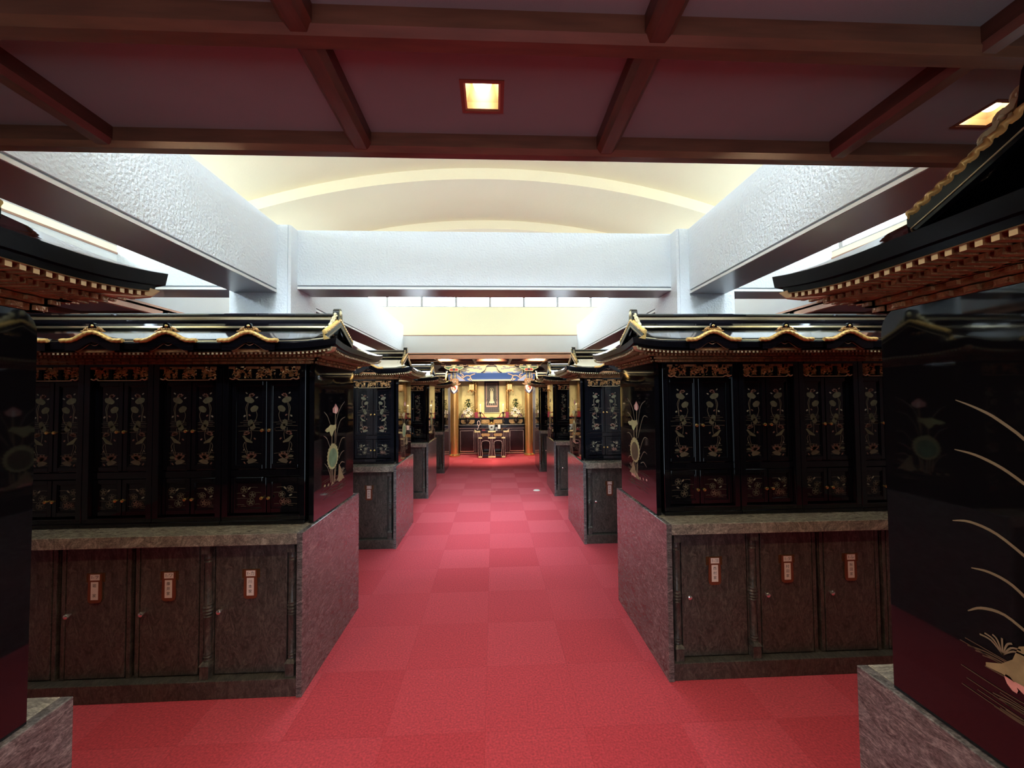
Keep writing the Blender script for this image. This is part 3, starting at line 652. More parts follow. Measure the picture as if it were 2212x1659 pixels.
# ------------------------------------------------------------------ stone lockers under the cabinets
def make_locker(w, code, family, cols=()):
    """one stone locker, origin at floor level under the middle of the ledge's front edge"""
    t = thing('stone_locker', (0, 0, 0), 'dark stone locker', 'locker'); h = w/2; dw = h-0.028
    mb = MB('stone_front'); mb.box(-h, h, 0.085, 0.95, 0.100, 0.853)
    for s in (-1, 1): mb.box(min(s*h, s*(dw+0.006)), max(s*h, s*(dw+0.006)), 0.066, 0.085, 0.100, 0.853)
    mb.build('locker_body', t, bevel=0.002)
    mb = MB('stone_front'); mb.box(-dw, dw, 0.064, 0.084, 0.106, 0.848); d = mb.build('door', t, bevel=0.003)
    mb = MB('chrome'); mb.lathe([(0.006, 0.002), (0.006, -0.012), (0.0125, -0.017), (0.0145, -0.024), (0.012, -0.031), (0.006, -0.0345), (0.0, -0.035)], (-0.36*w, 0.064, 0.468), 16, 'y', flute=lambda a: 1+0.03*math.cos(8*a)); mb.build('knob', d, smooth=True)
    yq = 0.0635
    mb = MB('plate_bronze'); mb.box(-0.050, 0.050, yq-0.003, yq, 0.648, 0.698)
    mb.mat('plate_brown')
    pr = [(-0.034, 0.695), (0.034, 0.695), (0.037, 0.62), (0.038, 0.552), (0.034, 0.538), (0.022, 0.531), (-0.022, 0.531), (-0.034, 0.538), (-0.038, 0.552), (-0.037, 0.62)]
    mb.prism(pr, lambda u, v, w_: (u, w_, v), yq-0.009, yq-0.002)
    mb.mat('paper'); mb.box(-0.024, 0.027, yq-0.0100, yq-0.0088, 0.660, 0.692); mb.box(-0.020, 0.020, yq-0.0100, yq-0.0088, 0.550, 0.650)
    if code:
        mb.mat('ink'); glyphs(mb, code, 0.0245, lambda u, v: (0.002+u, yq-0.0105, 0.676+v))
        n = len(family)
        for k, ch in enumerate(family): glyphs(mb, ch, 0.0215, lambda u, v, k=k: (0.0+u, yq-0.0105, 0.629-0.056*k/max(1, n-1)+v))
    mb.build('nameplate', d)
    for cx in cols:                                     # turned half column
        mb = MB('stone_front'); q = 0.024
        mb.box(cx-q, cx+q, 0.026, 0.085, 0.100, 0.175); mb.box(cx-q, cx+q, 0.026, 0.085, 0.800, 0.853)
        mb.hexa([(cx-q-0.005, 0.02, 0.175), (cx+q+0.005, 0.02, 0.175), (cx+q+0.005, 0.085, 0.175), (cx-q-0.005, 0.085, 0.175), (cx-0.018, 0.036, 0.192), (cx+0.018, 0.036, 0.192), (cx+0.018, 0.085, 0.192), (cx-0.018, 0.085, 0.192)])
        prof = [(0.019, 0.190), (0.022, 0.196), (0.019, 0.202), (0.019, 0.207), (0.023, 0.214), (0.019, 0.221), (0.022, 0.228), (0.0185, 0.236), (0.0195, 0.34), (0.0205, 0.432), (0.024, 0.440), (0.020, 0.447), (0.0255, 0.456), (0.021, 0.464), (0.027, 0.474), (0.022, 0.483), (0.027, 0.492), (0.022, 0.501), (0.0245, 0.510), (0.0195, 0.520), (0.0195, 0.64), (0.0185, 0.742), (0.022, 0.750), (0.018, 0.758), (0.021, 0.768), (0.018, 0.776), (0.020, 0.788), (0.018, 0.802)]
        mb.lathe(prof, (cx, 0.058, 0), 16)
        mb.build('half_column', t, smooth=True)
    return t
SIDE = {-1: 'left', 1: 'right'}
ROW = {1: 'nearest', 2: 'second', 3: 'third', 4: 'farthest'}
ORD = ['end', 'second', 'third', 'fourth', 'fifth']
CODES = {(-1, 1): [('1-カ', '川本家'), ('1-ワ', '藤井家'), ('1-ヲ', '堀家')], (1, 1): [('1-ヨ', '西村家'), ('1-タ', '村田家'), ('1-レ', '秋田家')],
         (-1, 2): [('ロ-中', '吉本家')], (1, 2): [('ロ-サ', '谷田家')], (-1, 3): [('ハ-サ', '田中家')]}
def code_of(sd, b, k):
    c = CODES.get((sd, b), []); return c[k] if k < len(c) else (None, '')
def locker_label(sd, b, k):
    if b == 1 and k < 3: return 'dark stone locker with a brown nameplate reading %s, in the nearest %s block' % (CODES[(sd, b)][k][0], SIDE[sd])
    if b == 1: return 'dark stone locker, %s from the aisle in the nearest %s block, partly hidden' % (ORD[k], SIDE[sd])
    if k == 0: return 'dark stone locker at the aisle end of the %s block on the %s' % (ROW[b], SIDE[sd])
    return 'dark stone locker, %s from the aisle in the %s block on the %s' % (ORD[k], ROW[b], SIDE[sd])
def cabinet_label(sd, b, k):
    if b == 1 and k < 3: return 'black lacquer altar cabinet with lotus doors standing above the locker marked %s' % CODES[(sd, b)][k][0]
    if b == 1: return 'black lacquer altar cabinet, %s from the aisle in the nearest %s block' % (ORD[k], SIDE[sd])
    if k == 0: return 'black altar cabinet with a mirror-polished painted end, in the %s block on the %s' % (ROW[b], SIDE[sd])
    return 'black lacquer altar cabinet, %s from the aisle in the %s block on the %s' % (ORD[k], ROW[b], SIDE[sd])

PROTO = {}
def place_cabinet(sd, b, k):
    loc = (XO[sd]+sd*CEN[k], yb(b)+LY, HS+0.003); key = ('end', sd) if k == 0 else 'mid'
    g = 'lacquer altar cabinets along the aisle'; lab = cabinet_label(sd, b, k)
    if key not in PROTO:
        PROTO[key] = make_cabinet(WID[0], sd, CEN[0]-0.015) if k == 0 else make_cabinet(WID[1])
        o = PROTO[key]; o.location = loc; tag(o, lab, 'altar cabinet', g); return o
    return copy_tree(PROTO[key], loc, lab, 'altar cabinet', g)
for sd in (-1, 1):
    for b in (1, 2, 3, 4):
        for k in range(NB[b]):
            place_cabinet(sd, b, k)
            code, fam = code_of(sd, b, k)
            e = 0.561 if k == 0 else None
            cols = (sd*(0.080-CEN[0]), sd*(0.552-CEN[0])) if k == 0 else ()
            o = make_locker(0.46 if k == 0 else 0.38, code, fam, cols)
            o.location = (XO[sd]+sd*CEN[k], yb(b), 0); tag(o, locker_label(sd, b, k), 'locker', 'stone lockers along the aisle')

def block_stone(sd, b, s_end):
    a = yb(b); X = lambda s: XO[sd]+sd*s
    def bx(mb, s0, s1, y0, y1, z0, z1): mb.box(min(X(s0), X(s1)), max(X(s0), X(s1)), a+y0, a+y1, z0, z1)
    where = ('in the nearest %s block' % SIDE[sd]) if b == 1 else ('in the %s block on the %s' % (ROW[b], SIDE[sd]) if b else 'cut off by the %s edge of the view' % SIDE[sd])
    mb = MB('stone_polished'); bx(mb, 0, 0.032, 0, DEP, 0, HS)
    tag(mb.build('stone_end_panel', bevel=0.003), 'polished stone end slab facing the aisle, ' + where, 'stone slab', 'stone end slabs')
    mb = MB('stone_ledge'); bx(mb, 0.032, s_end, 0, DEP, 0.853, HS)
    tag(mb.build('stone_ledge', bevel=0.003), 'stone ledge under the black cabinets, ' + where, 'stone ledge', 'stone ledges')
    mb = MB('stone_front'); bx(mb, 0.032, s_end, 0.010, DEP-0.01, 0, 0.100)
    tag(mb.build('stone_plinth', bevel=0.003), 'low stone plinth on the red carpet, ' + where, 'stone plinth', 'stone plinths')
for sd in (-1, 1):
    for b in range(5): block_stone(sd, b, CEN[NB[b]-1]+WID[NB[b]-1]/2+0.03)
    # the block beside the camera shows only its end: a plain carcass behind the painted panel
    o = make_cabinet(WID[0], sd, CEN[0]-0.015, True); o.location = (XO[sd]+sd*CEN[0], yb(0)+LY, HS+0.003); tag(o, 'big black lacquer cabinet end with painted reeds, cut off by the %s edge' % SIDE[sd], 'altar cabinet')
    a = yb(0); mb = MB('stone_front'); mb.box(min(XO[sd]+sd*0.034, XO[sd]+sd*1.0), max(XO[sd]+sd*0.034, XO[sd]+sd*1.0), a+0.07, a+0.95, 0.10, 0.853)
    tag(mb.build('stone_locker'), 'dark stone locker under the cabinet cut off by the %s edge' % SIDE[sd], 'locker')
    o2 = copy_tree(PROTO['mid'], (XO[sd]+sd*CEN[1], yb(0)+LY, HS+0.003), 'second black altar cabinet behind the one cut off by the %s edge' % SIDE[sd], 'altar cabinet')

# ------------------------------------------------------------------ shrine roofs
YC, HW, EZ = 0.53, 0.51, 2.008
def prof(t): return EZ+0.214*max(0.0, 1-t/HW)**1.25
SX = -0.175
def lift_s(s): return 0.030*max(0.0, 1-(s-SX)/0.30)**2
def lift_v(v): return 0.030*max(0.0, (abs(v)-(HW-0.30))/0.30)**2
def make_roof(sd, b):
    a = yb(b); X0 = XO[sd]; nb = NB[b]; s_end = CEN[nb-1]+WID[nb-1]/2+0.04
    T = lambda s, y, z: (X0+sd*s, a+y, z)
    where = ('of the nearest %s block' % SIDE[sd]) if b == 1 else ('of the %s block on the %s' % (ROW[b], SIDE[sd]) if b else 'cut off by the %s edge of the view' % SIDE[sd])
    t = thing('shrine_roof', T(0.4, YC, 1.90), 'black lacquer shrine roof with gold rope verges and rafters, ' + where, 'shrine roof', 'shrine roofs')
    TV = 0.25                                            # half depth of the gable where it meets the end skirt
    # --- roof shell
    mb = MB('lacquer_roof', T)
    ss = [SX+(0-SX)*k/6 for k in range(6)]+[0.0, 0.02, 0.08, 0.16]+[0.3+(s_end-0.3)*k/6 for k in range(7)]
    for sg in (-1, 1):
        rows = []
        for s in ss:
            tt = 0.0 if s > 0.0005 else TV+(HW-TV)*(-s/-SX) if s < -0.0005 else TV
            if s >= 0.02-1e-6: tt = 0.0
            row = []
            for j in range(11):
                q = tt+(HW-tt)*j/10; row.append((s, YC+sg*q, prof(q)+lift_s(s)*(q/HW)**3))
            rows.append(row)
        R = [[mb.pt(p) for p in r] for r in rows]
        for i in range(len(ss)-1):
            if abs(ss[i]) < 1e-6: continue               # no sheet across the gable plane itself
            for j in range(10): mb.face((R[i][j], R[i+1][j], R[i+1][j+1], R[i][j+1]))
        i = ss.index(0.0); q0 = [(0.0, YC+sg*(TV+(HW-TV)*j/10), prof(TV+(HW-TV)*j/10)+lift_s(0)*((TV+(HW-TV)*j/10)/HW)**3) for j in range(11)]
        q1 = [(0.02, YC+sg*(TV+(HW-TV)*j/10), prof(TV+(HW-TV)*j/10)+lift_s(0.02)*((TV+(HW-TV)*j/10)/HW)**3) for j in range(11)]
        mb.grid([q0, q1])
        vq = [(0.0, YC+sg*TV*j/10, prof(TV*j/10)) for j in range(11)]; vq2 = [(0.02, YC+sg*TV*j/10, prof(TV*j/10)) for j in range(11)]
        mb.grid([vq, vq2])
    rows = []                                            # skirt under the gable end
    for k in range(25):
        v = -HW+2*HW*k/24; av = abs(v); st = 0.06 if av <= TV else 0.0-(-SX)*(av-TV)/(HW-TV)
        zt = prof(TV)-0.004 if av <= TV else prof(av)+lift_s(st)*(av/HW)**3
        if av <= TV: st = 0.06
        row = []
        for j in range(8):
            q = j/7; s = st+(SX-st)*q; ze = EZ+lift_v(v); row.append((s, YC+v, zt+(ze-zt)*(1-(1-q)**1.3)))
        rows.append(row)
    mb.grid(rows)
    mb.build('roof_shell', t, smooth=True, ang=50)
    # --- eave fascia: front, end and rear in one band
    path = [(s_end-(s_end-SX)*k/30, 0, lift_s(s_end-(s_end-SX)*k/30)) for k in range(31)]
    front = [(s, YC-HW, z) for s, _, z in path]; end = [(SX, YC-HW+2*HW*k/24, lift_v(-HW+2*HW*k/24)) for k in range(1, 24)]
    rear = [(s, YC+HW, z) for s, _, z in path[::-1]]
    loop = front+end+rear
    def off(p, d):
        s, y, z = p; s2 = max(s, SX+d) if s > SX+1e-6 else SX+d; y2 = min(max(y, YC-HW+d), YC+HW-d); return s2, y2
    prf = [(0.0, 0.0), (0.004, -0.034), (0.018, -0.035), (0.020, -0.050), (0.10, -0.046)]
    mb = MB('lacquer_satin', T); mb.grid([[(*off(p, d), EZ+p[2]+dz) for p in loop] for d, dz in prf]); mb.build('eave_fascia', t)
    # --- rafters with pale gold tips, two tiers, and stepped gilded brackets over the cabinet
    mb = MB('gilt_dark', T); m2 = MB('gold_tip', T)
    pitch = 0.0245; fine = b in (0, 1, 2)
    if not fine: pitch = 0.034
    mb.grid([[(*off(p, 0.018), EZ+p[2]-0.052) for p in loop], [(*off(p, 0.20), EZ+p[2]*0.3-0.052) for p in loop]])
    for tier, (d0, d1, dz, hw, hh) in enumerate(((0.022, 0.12, -0.052, 0.0060, 0.0120), (0.075, 0.16, -0.064, 0.0065, 0.012))):
        n = int((s_end+0.14)/pitch)
        for k in range(n):
            s = -0.135+pitch*(k+0.5)
            if s < SX+d0+0.02: continue
            z1 = EZ+lift_s(s)*(1 if tier == 0 else 0.5)+dz
            for sg in (-1, 1):
                ya, yb_ = YC+sg*(HW-d0), YC+sg*(HW-d1)
                if sg > 0 and b > 0 and not fine: continue
                mb.box(s-hw, s+hw, min(ya, yb_), max(ya, yb_), z1-hh, z1)
                mm = m2 if tier == 0 else mb
                mm.poly([(s-hw, ya+sg*0.0004, z1-hh), (s+hw, ya+sg*0.0004, z1-hh), (s+hw, ya+sg*0.0004, z1), (s-hw, ya+sg*0.0004, z1)])
        n = int(2*(HW-d0-0.01)/pitch)
        for k in range(n):
            v = -(n-1)/2*pitch+k*pitch; z1 = EZ+lift_v(v)*(1 if tier == 0 else 0.5)+dz
            mb.box(SX+d0, SX+d1, YC+v-hw, YC+v+hw, z1-hh, z1)
            mm = m2 if tier == 0 else mb
            mm.poly([(SX+d0-0.0004, YC+v-hw, z1-hh), (SX+d0-0.0004, YC+v+hw, z1-hh), (SX+d0-0.0004, YC+v+hw, z1), (SX+d0-0.0004, YC+v-hw, z1)])
    # soffit boards and a gilt fillet over the rafter tips
    def ring(mm, o_, z0, z1, blocks=None):
        s0, y0, y1 = 0.015-o_, LY-o_, 0.89+o_
        mm.box(s0, s_end, y0, y0+0.03, z0, z1); mm.box(s0, s_end, y1-0.03, y1, z0, z1); mm.box(s0, s0+0.03, y0, y1, z0, z1)
        if blocks:
            p_, bw = blocks
            n_ = int((s_end-s0-0.01)/p_)
            for k in range(n_):
                s = s0+0.02+p_*k
                mm.box(s-bw, s+bw, y0-0.010, y0, z0+0.002, z1-0.002)
                if fine: mm.box(s-bw, s+bw, y1, y1+0.010, z0+0.002, z1-0.002)
            n_ = int((y1-y0-0.01)/p_)
            for k in range(n_+1):
                y = y0+0.012+(y1-y0-0.024)*k/n_; mm.box(s0-0.010, s0, y-bw, y+bw, z0+0.002, z1-0.002)
    ring(mb, 0.006, 1.898, 1.914, (0.052, 0.013)); ring(mb, 0.022, 1.916, 1.930, (0.052, 0.010)); ring(mb, 0.040, 1.932, 1.948, (0.052, 0.012)); ring(mb, 0.058, 1.950, 1.966)
    mb.build('bracket_tiers', t); m2.build('rafter_tips', t)
    mm = MB('gold_line', T); lp = [(*off(p, 0.021), EZ+p[2]-0.0495) for p in loop]; lq = [(*off(p, 0.019), EZ+p[2]-0.053) for p in loop]; mm.grid([lp, lq]); mm.build('gilt_fillet', t)
    # --- corner beams
    for sg in (-1, 1):
        mm = MB('gold_tip', T)
        pts = [(0.0, -0.026), (0.0, 0.0), (0.18, 0.006), (0.245, 0.022), (0.272, 0.016), (0.255, -0.002), (0.225, -0.010), (0.15, -0.014), (0.11, -0.028)]
        c0 = Vector((0.03, YC+sg*(HW-0.205))); dr = Vector((SX-0.03, sg*0.205)).normalized(); nr = Vector((-dr.y, dr.x))
        mm.prism(pts, lambda u, v, w_: (c0.x+dr.x*u+nr.x*w_, c0.y+dr.y*u+nr.y*w_, EZ-0.040+v), -0.013, 0.013)
        mm.build('corner_beam', t, bevel=0.002)
    # --- gable end: pediment, barge boards, rope verges
    mm = MB('lacquer_satin', T)
    vs_ = [-TV+2*TV*k/20 for k in range(21)]
    mm.grid([[(0.055, YC+v, prof(TV)-0.01) for v in vs_], [(0.055, YC+v, prof(abs(v))+0.002) for v in vs_]])
    mm.mat('gilt_carved')
    for k in range(3): mm.ball((0.05, YC+(k-1)*0.035, prof(0.06)-0.055-abs(k-1)*-0.004), 0.006, 0.016, 0.013, 8, 5)
    mm.build('gable_pediment', t)
    for sg in (-1, 1):
        vp = [(-0.004, YC+sg*TV*1.01*k/110, prof(TV*1.01*k/110)+0.012) for k in range(111)]
        mm = MB('lacquer_satin', T)
        mm.grid([[(x+dx, y, z+dz) for x, y, z in vp[::5]] for dx, dz in ((0.03, -0.004), (-0.012, -0.004), (-0.012, -0.050), (0.006, -0.050), (0.006, -0.004))]); mm.mat('gold_line'); mm.tube([(x-0.013, y, z-0.038) for x, y, z in vp[::5]], 0.0018, 5); mm.build('barge_board', t)
        mm = MB('gold_rope', T); mm.tube(vp, 0.0160, 12, True, rope_twist(sg)); 
        mm.build('verge_rope', t, smooth=True, ang=60)
    # --- ridge box with its gilt band
    mm = MB('lacquer', T); mm.box(0.03, s_end, YC-0.034, YC+0.034, 2.200, 2.227); mm.box(0.03, s_end, YC-0.022, YC+0.022, 2.227, 2.262)
    mm.prism([(-0.040, 2.260), (0.040, 2.260), (0.034, 2.272), (0.016, 2.280), (-0.016, 2.280), (-0.034, 2.272)], lambda u, v, w_: (w_, YC+u, v), 0.02, s_end)
    r = mm.build('ridge', t, bevel=0.002)
    mm = MB('band_gold', T); mm.box(0.034, s_end, YC-0.0245, YC+0.0245, 2.234, 2.255); mm.build('ridge_band', r)
    # --- ridge-end ornament
    mm = MB('lacquer', T)
    th = [PI*k/10 for k in range(11)]
    outl = [(YC+0.032*math.cos(q), 2.285+0.030*math.sin(q)) for q in th]+[(YC-0.040, 2.225), (YC+0.040, 2.225)]
    mm.prism(outl, lambda u, v, w_: (w_, u, v), -0.014, 0.028)
    mm.mat('gold_tip'); mm.ball((-0.014, YC, 2.280), 0.009, 0.018, 0.022, 10, 6)
    for sg in (-1, 1):
        for q, (dy, z, r_) in enumerate(((0.042, 2.258, 0.021), (0.072, 2.232, 0.018), (0.100, 2.206, 0.016))):
            mm.tube([(0.006-0.001*q, YC+sg*dy+r_*0.72*math.cos(a_), z+r_*0.72*math.sin(a_)) for a_ in [2*PI*j/12 for j in range(13)]], 0.0075, 7)
            mm.ball((0.004, YC+sg*dy, z), 0.014, r_*0.42, r_*0.42, 8, 5)
            mm.prism([(0.0, 0.0), (0.030, -0.014), (0.040, -0.030), (0.010, -0.022)], lambda u, v, w_: (w_, YC+sg*(dy+u), z+v), -0.004, 0.016)
    mm.build('ridge_ornament', t, smooth=True)
    # --- undulating gablets over each bay
    for k in range(nb):
        c = CEN[k]; W_ = 0.168
        kz = lambda x: EZ+0.002+0.048*(0.5*(1+math.cos(PI*min(1, abs(x)/0.125))))**0.9
        xs_ = [-W_+2*W_*j/36 for j in range(37)]; yf = YC-HW-0.012
        mm = MB('lacquer', T)
        mm.grid([[(c+x, yf, kz(x)) for x in xs_], [(c+x, yf+0.10, kz(x)) for x in xs_], [(c+x, yf+0.24, kz(x)-0.004) for x in xs_]])
        xb = [x for x in xs_ if abs(x) < 0.15]
        bz = lambda x: kz(x)-0.046+0.012*max(0, 1-abs(x)/0.05)*0
        mm.grid([[(c+x, yf, kz(x)-0.001) for x in xb], [(c+x, yf, min(kz(x)-0.012, bz(x*1.22))) for x in xb], [(c+x, yf+0.03, min(kz(x)-0.012, bz(x*1.22))) for x in xb]])
        g = mm.build('curved_gablet', t)
        mm = MB('gilt_dark', T)
        xi = [x for x in xs_ if abs(x) < 0.105]
        mm.grid([[(c+x, yf+0.022, bz(x*1.22)) for x in xi], [(c+x, yf+0.022, EZ-0.052) for x in xi]])
        mm.mat('gold_line'); mm.tube([(c+x, yf+0.014, bz(x*1.22)-0.003) for x in xi], 0.0018, 5)
        mm.tube(smooth_path([(c-0.034, yf+0.016, EZ+0.004), (c-0.018, yf+0.014, EZ-0.007), (c, yf+0.014, EZ-0.014), (c+0.018, yf+0.014, EZ-0.007), (c+0.034, yf+0.016, EZ+0.004)]), 0.0020, 5)
        for q in (-1, 0, 1): mm.tube([(c+q*0.02+0.005*math.cos(a_), yf+0.015, EZ+0.001-abs(q)*-0.001+0.006*math.sin(a_)) for a_ in [2*PI*j/8 for j in range(9)]], 0.0012, 5)
        mm.build('pendant_carving', g)
        mm = MB('gold_rope', T); mm.tube([(c+x, yf-0.004, kz(x)+0.0105) for x in [-W_+2*W_*j/110 for j in range(111)]], 0.0125, 12, True, rope_twist(1)); mm.build('rope_trim', g, smooth=True, ang=60)
        mm = MB('gilt_carved', T)
        for q in range(9):
            a_ = PI*(q+0.5)/9; rr = 0.046; mm.ball((c+rr*math.cos(a_), yf+0.004, EZ+0.071+0.018*math.sin(a_)), 0.0085, 0.008, 0.0085, 7, 5)
        for q in range(6): mm.ball((c-0.032+0.0128*q, yf-0.006, EZ+0.074), 0.0065, 0.007, 0.006, 7, 5)
        for sg in (-1, 1): mm.ball((c+sg*0.056, yf+0.002, EZ+0.066), 0.014, 0.006, 0.005, 8, 5)
        mm.mat('lacquer'); outl = [(0.017*math.cos(q), 0.100+0.014*math.sin(q)) for q in th]+[(-0.024, 0.084), (0.024, 0.084)]
        mm.prism(outl, lambda u, v, w_: (c+u, w_, EZ+v), yf-0.004, yf+0.012)
        mm.mat('gold'); mm.ball((c, yf-0.004, EZ+0.096), 0.0095, 0.005, 0.0085, 8, 6)
        mm.build('crest', g, smooth=True)
    return t
def rope_twist(sg):
    return lambda th, L: 1.06-0.46*(1-abs(math.sin(1.5*th+sg*L*118))**0.5)
for sd in (-1, 1):
    for b in range(5): make_roof(sd, b)

# ------------------------------------------------------------------ the altar at the far end
AX = -0.05
# back wall: gilded panels, dark upper wall with a gilt line
mb = MB('gold_leaf_wall'); mb.box(-1.20, 1.10, 12.60, 12.66, 0.86, 2.30); struct(mb.build('wall_altar'))
for s in (-1, 1):
    x0, x1 = AX+s*1.36, AX+s*2.75
    mb = MB('gold_leaf_wall'); mb.box(min(x0, x1), max(x0, x1), 12.40, 12.46, 0.30, 2.10); struct(mb.build('wall_altar'))
    mb = MB('lacquer_brown'); mb.box(min(x0, x1), max(x0, x1), 12.34, 12.46, 0.0, 0.30); mb.mat('gold_line'); mb.box(min(x0, x1), max(x0, x1), 12.33, 12.34, 0.085, 0.110); struct(mb.build(trim_name()))
    mb = MB('slate_blue'); a, b = AX+s*1.20, AX+s*1.36; mb.box(min(a, b), max(a, b), 12.05, 12.46, 0, 2.15); struct(mb.build(trim_name()))
    mb = MB('wall_dark'); mb.box(min(a, AX+s*5.5), max(a, AX+s*5.5), 12.10, 12.50, 2.10, 2.95); mb.mat('band_gold'); mb.box(min(b, AX+s*5.5), max(b, AX+s*5.5), 12.085, 12.10, 2.36, 2.39); struct(mb.build(trim_name()))
mb = MB('wall_dark'); mb.box(-1.3, 1.2, 12.2, 12.6, 2.62, 2.95); struct(mb.build(trim_name()))
mb = MB('wall_dark'); mb.box(-1.3, 1.2, 11.98, 12.6, 2.29, 2.31); struct(mb.build(trim_name()))

# painted tie beam and frieze between the columns
YB = 11.85
t = thing('altar_beam', (AX, YB, 2.14), 'deep blue painted beam with peach scrollwork above the altar', 'beam')
mb = MB('blue_paint'); mb.box(AX-1.0, AX+1.0, YB-0.06, YB+0.06, 2.14, 2.375)
for s in (-1, 1):
    mb.prism([(1.0, 2.375), (1.28, 2.375), (1.31, 2.33), (1.27, 2.28), (1.32, 2.22), (1.27, 2.14), (1.0, 2.14)], lambda u, v, w_: (AX+s*u, w_, v), YB-0.05, YB+0.05)
mb.build('beam_body', t)
mb = MB('cream_paint'); mb.box(AX-0.56, AX+0.56, YB-0.066, YB-0.059, 2.145, 2.185)
fnB = lambda u, v: (AX+u, YB-0.064, v)
for s in (-1, 1):
    f = lambda u, v, s=s: (AX+s*u, YB-0.064, v); f2 = lambda u, v, s=s: (AX+s*u, YB-0.067, v)
    mb.mat('blue_pale'); mb.poly([f(*q) for q in ((0.985, 2.145), (0.985, 2.31), (0.90, 2.26), (0.80, 2.19), (0.76, 2.145))])
    mb.mat('peach_paint')
    for pts, wd in (([(0.985, 2.315), (0.92, 2.28), (0.86, 2.235), (0.80, 2.245), (0.74, 2.29), (0.66, 2.30), (0.60, 2.26), (0.63, 2.20), (0.69, 2.20)], 0.026),
                    ([(0.90, 2.355), (0.84, 2.345), (0.80, 2.30), (0.83, 2.275), (0.86, 2.295)], 0.022), ([(0.63, 2.29), (0.55, 2.325), (0.47, 2.350)], 0.022), ([(0.60, 2.24), (0.57, 2.19), (0.60, 2.165), (0.66, 2.18)], 0.022),
                    ([(0.85, 2.235), (0.80, 2.19), (0.75, 2.16)], 0.020), ([(1.05, 2.345), (1.15, 2.355), (1.26, 2.350)], 0.016), ([(1.10, 2.20), (1.18, 2.25), (1.14, 2.30), (1.09, 2.27)], 0.024), ([(1.20, 2.16), (1.26, 2.19)], 0.022)):
        stroke(mb, f2, pts, wd)
mb.build('scroll_painting', t)
t = thing('altar_frieze', (AX, YB+0.03, 2.375), 'cream frieze painted with grey clouds over the blue altar beam', 'frieze')
mb = MB('cream_paint'); mb.box(AX-0.92, AX+0.92, YB+0.062, YB+0.10, 2.376, 2.625); mb.build('board', t)
mb = MB('grey_cloud'); rng = random.Random(11); f = lambda u, v: (AX+u*0.965, YB+0.059, v)
for s in (-1, 1):
    for cx, cz, w_ in ((0.80, 2.50, 0.10), (0.62, 2.545, 0.11), (0.46, 2.52, 0.12), (0.72, 2.455, 0.07), (0.55, 2.40, 0.14), (0.82, 2.405, 0.12), (0.38, 2.56, 0.06), (0.33, 2.50, 0.06), (0.10, 2.405, 0.12), (0.9, 2.44, 0.05)):
        cx *= s
        if cz < 2.42: mb.mat('blue_pale')
        else: mb.mat('grey_cloud')
        mb.poly([f(cx+w_*(k/10-0.5)*1.6, cz+rng.uniform(0.006, 0.022)*(1 if k not in (0, 10) else 0)) for k in range(11)]+[f(cx-w_*(k/10-0.5)*1.5, cz-0.010-rng.uniform(0, 0.014)) for k in range(11)])
mb.mat('gilt_carved')
for s in (-1, 1): mb.poly([f(s*0.95, 2.625), f(s*0.14, 2.625), f(s*0.16, 2.597), f(s*0.30, 2.590), f(s*0.36, 2.603), f(s*0.48, 2.597), f(s*0.56, 2.575), f(s*0.70, 2.585), f(s*0.80, 2.605), f(s*0.95, 2.60)])
mb.build('cloud_painting', t)
mb = MB('blue_dark')
for s in (-1, 1):
    P_ = smooth_path([(0.0, 2.588), (0.09, 2.585), (0.145, 2.56), (0.165, 2.50), (0.21, 2.43), (0.30, 2.380)], 5)
    mb.grid([[(AX+s*u, YB+0.03, v+0.018) for u, v in P_], [(AX+s*u, YB+0.03, v-0.016) for u, v in P_], [(AX+s*u, YB+0.06, v-0.016) for u, v in P_]])
mb.build('frog_leg_strut', t)
mb = MB('lacquer_brown'); mb.box(AX-0.075, AX+0.075, YB+0.01, YB+0.06, 2.592, 2.640); mb.mat('peach_paint')
for b in ((-0.08, 0.08, 2.588, 2.596), (-0.08, 0.08, 2.636, 2.644), (-0.08, -0.072, 2.588, 2.644), (0.072, 0.08, 2.588, 2.644)): mb.box(AX+b[0], AX+b[1], YB+0.005, YB+0.015, b[2], b[3])
mb.build('centre_block', t)

